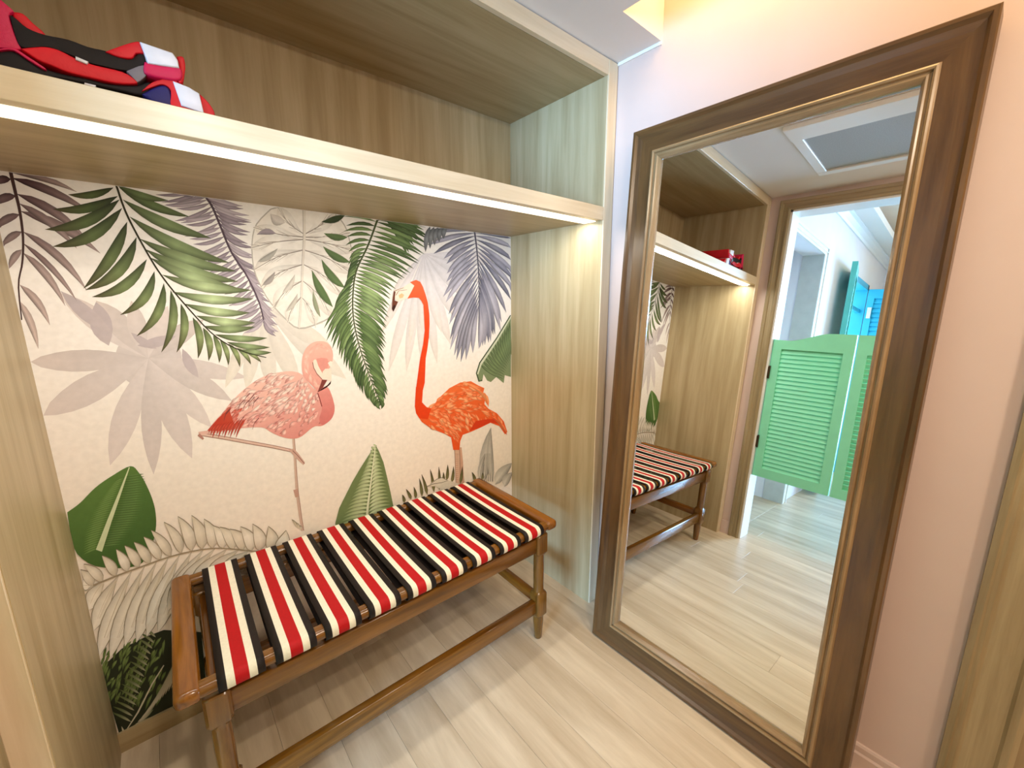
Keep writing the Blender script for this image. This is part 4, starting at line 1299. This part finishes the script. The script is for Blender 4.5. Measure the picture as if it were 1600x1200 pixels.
XD = -0.344
r1, pr1 = louvre_leaf('saloon_door', 'mint green louvered saloon door leaf beside the closet, seen in the mirror', 'door', M['green'], (XD, DY1 - .016, 0.455), (0, -1, 0), 0.4195, 0.455, saloon_top, 0.050, 0.030, 29, 'green saloon door leaves', top=0.062, bottom=0.060)
r2, pr2 = louvre_leaf('saloon_door', 'mint green louvered saloon door leaf half cut off by the mirror frame', 'door', M['green'], (XD, DY0 + .016, 0.455), (0, 1, 0), 0.4195, 0.455, saloon_top, 0.050, 0.030, 29, 'green saloon door leaves', top=0.062, bottom=0.060)
for root, yy in ((r1, DY1 - .013), (r2, DY0 + .013)):
    for zc in (1.155, 0.690):
        bm = bmesh.new()
        bm_box(bm, (XD - .008, XD + .030), (yy - .010, yy + .002), (zc - .036, zc + .036))
        bmesh.ops.create_cone(bm, cap_ends=True, segments=12, radius1=.006, radius2=.006, depth=.084, matrix=Matrix.Translation((XD + .022, yy - .006, zc)))
        o = link('hinge', to_mesh(bm, 'hinge'), M['iron'], root)
        o['label'] = 'dark metal spring hinge'

# ------------------------------------------------------------------ hall: blue balcony doors
frm = struct(boxes('door_2', [((BX1 - .05, BX1), (HY1 - .02, HY1 + .10), (0, 2.17)), ((BX0, BX0 + .05), (HY1 - .02, HY1 + .10), (0, 2.17)),
                              ((BX0, BX1), (HY1 - .02, HY1 + .10), (2.11, 2.17)), ((BX0 + .05, BX1 - .05), (HY1 + .02, HY1 + .06), (1.86, 1.90))], M['blue']), 'sky blue balcony door frame')
louvre_leaf('shutter_leaf', 'teal shutter leaf folded back edge-on against the hall wall', 'shutter', M['teal'], (-2.50, 0.965, 0.03), (0.5, -0.075, 0), 0.50, 0.03, lambda s: 2.18, 0.06, 0.042, 40)
rb, prb = louvre_leaf('shutter_leaf', 'sky blue louvered shutter leaf swung open at the far side', 'shutter', M['blue'], (BX0 + .04, HY1 - .03, 0.03), (0.06, -1, 0), 0.40, 0.03, lambda s: 2.12, 0.06, 0.036, 38)
prb('lock_plate', [(0.02, 1.80), (0.055, 1.80), (0.055, 1.92), (0.02, 1.92)], .018, .030, rb, M['white_metal'])

# ------------------------------------------------------------------ ceiling access grille, added fill lamps, cove lamp
vt = thing('ceiling_vent', 'white framed ceiling air grille with grey filter, seen in the mirror', 'vent', (0.23, 0.50, CZ))
gx0, gx1, gy0, gy1 = 0.0, 0.455, 0.20, 0.705
box('filter_panel', (gx0, gx1), (gy0, gy1), (CZ - .006, CZ - .001), M['grey_mesh'], vt)
fw = 0.045
box('vent_frame', (gx0 - fw, gx0), (gy0 - fw, gy1 + fw), (CZ - .016, CZ), M['white_paint'], vt, .003, 1)
box('vent_frame', (gx1, gx1 + .13), (gy0 - fw, gy1 + fw), (CZ - .022, CZ), M['white_paint'], vt, .003, 1)
box('vent_frame', (gx0, gx1), (gy1, gy1 + fw), (CZ - .016, CZ), M['white_paint'], vt, .003, 1)
box('vent_frame', (gx0, gx1), (gy0 - fw, gy0), (CZ - .016, CZ), M['white_paint'], vt, .003, 1)

for i, (lx, ly) in enumerate(((0.25, -0.30), (0.85, -0.62))):  # rims for the fill lamps added out of view
    lm = thing('added_fill_lamp', ('added fill lamp nearer the doorway', 'added fill lamp nearer the right wall')[i], 'lamp', (lx, ly, CZ))
    bm = bmesh.new()
    bmesh.ops.create_cone(bm, cap_ends=True, segments=28, radius1=.085, radius2=.090, depth=.006, matrix=Matrix.Translation((lx, ly, CZ - .003)))
    link('fill_lamp_rim', to_mesh(bm, 'fill_lamp_rim'), M['white_paint'], lm)
cv = thing('cove_lamp', 'warm tube lamp hidden in the ceiling slot above the mirror', 'lamp', (1.33, 0.10, CZ + .27))
bm = bmesh.new()
bmesh.ops.create_cone(bm, cap_ends=True, segments=14, radius1=.014, radius2=.014, depth=1.40, matrix=Matrix.Translation((1.33, 0.10, CZ + .262)) @ Matrix.Rotation(math.pi / 2, 4, 'X'))
link('lamp_tube', to_mesh(bm, 'lamp_tube'), M['cove'], cv, smooth=True)
box('lamp_housing', (1.305, 1.355), (-.62, .82), (CZ + .276, CZ + .299), M['white_paint'], cv)
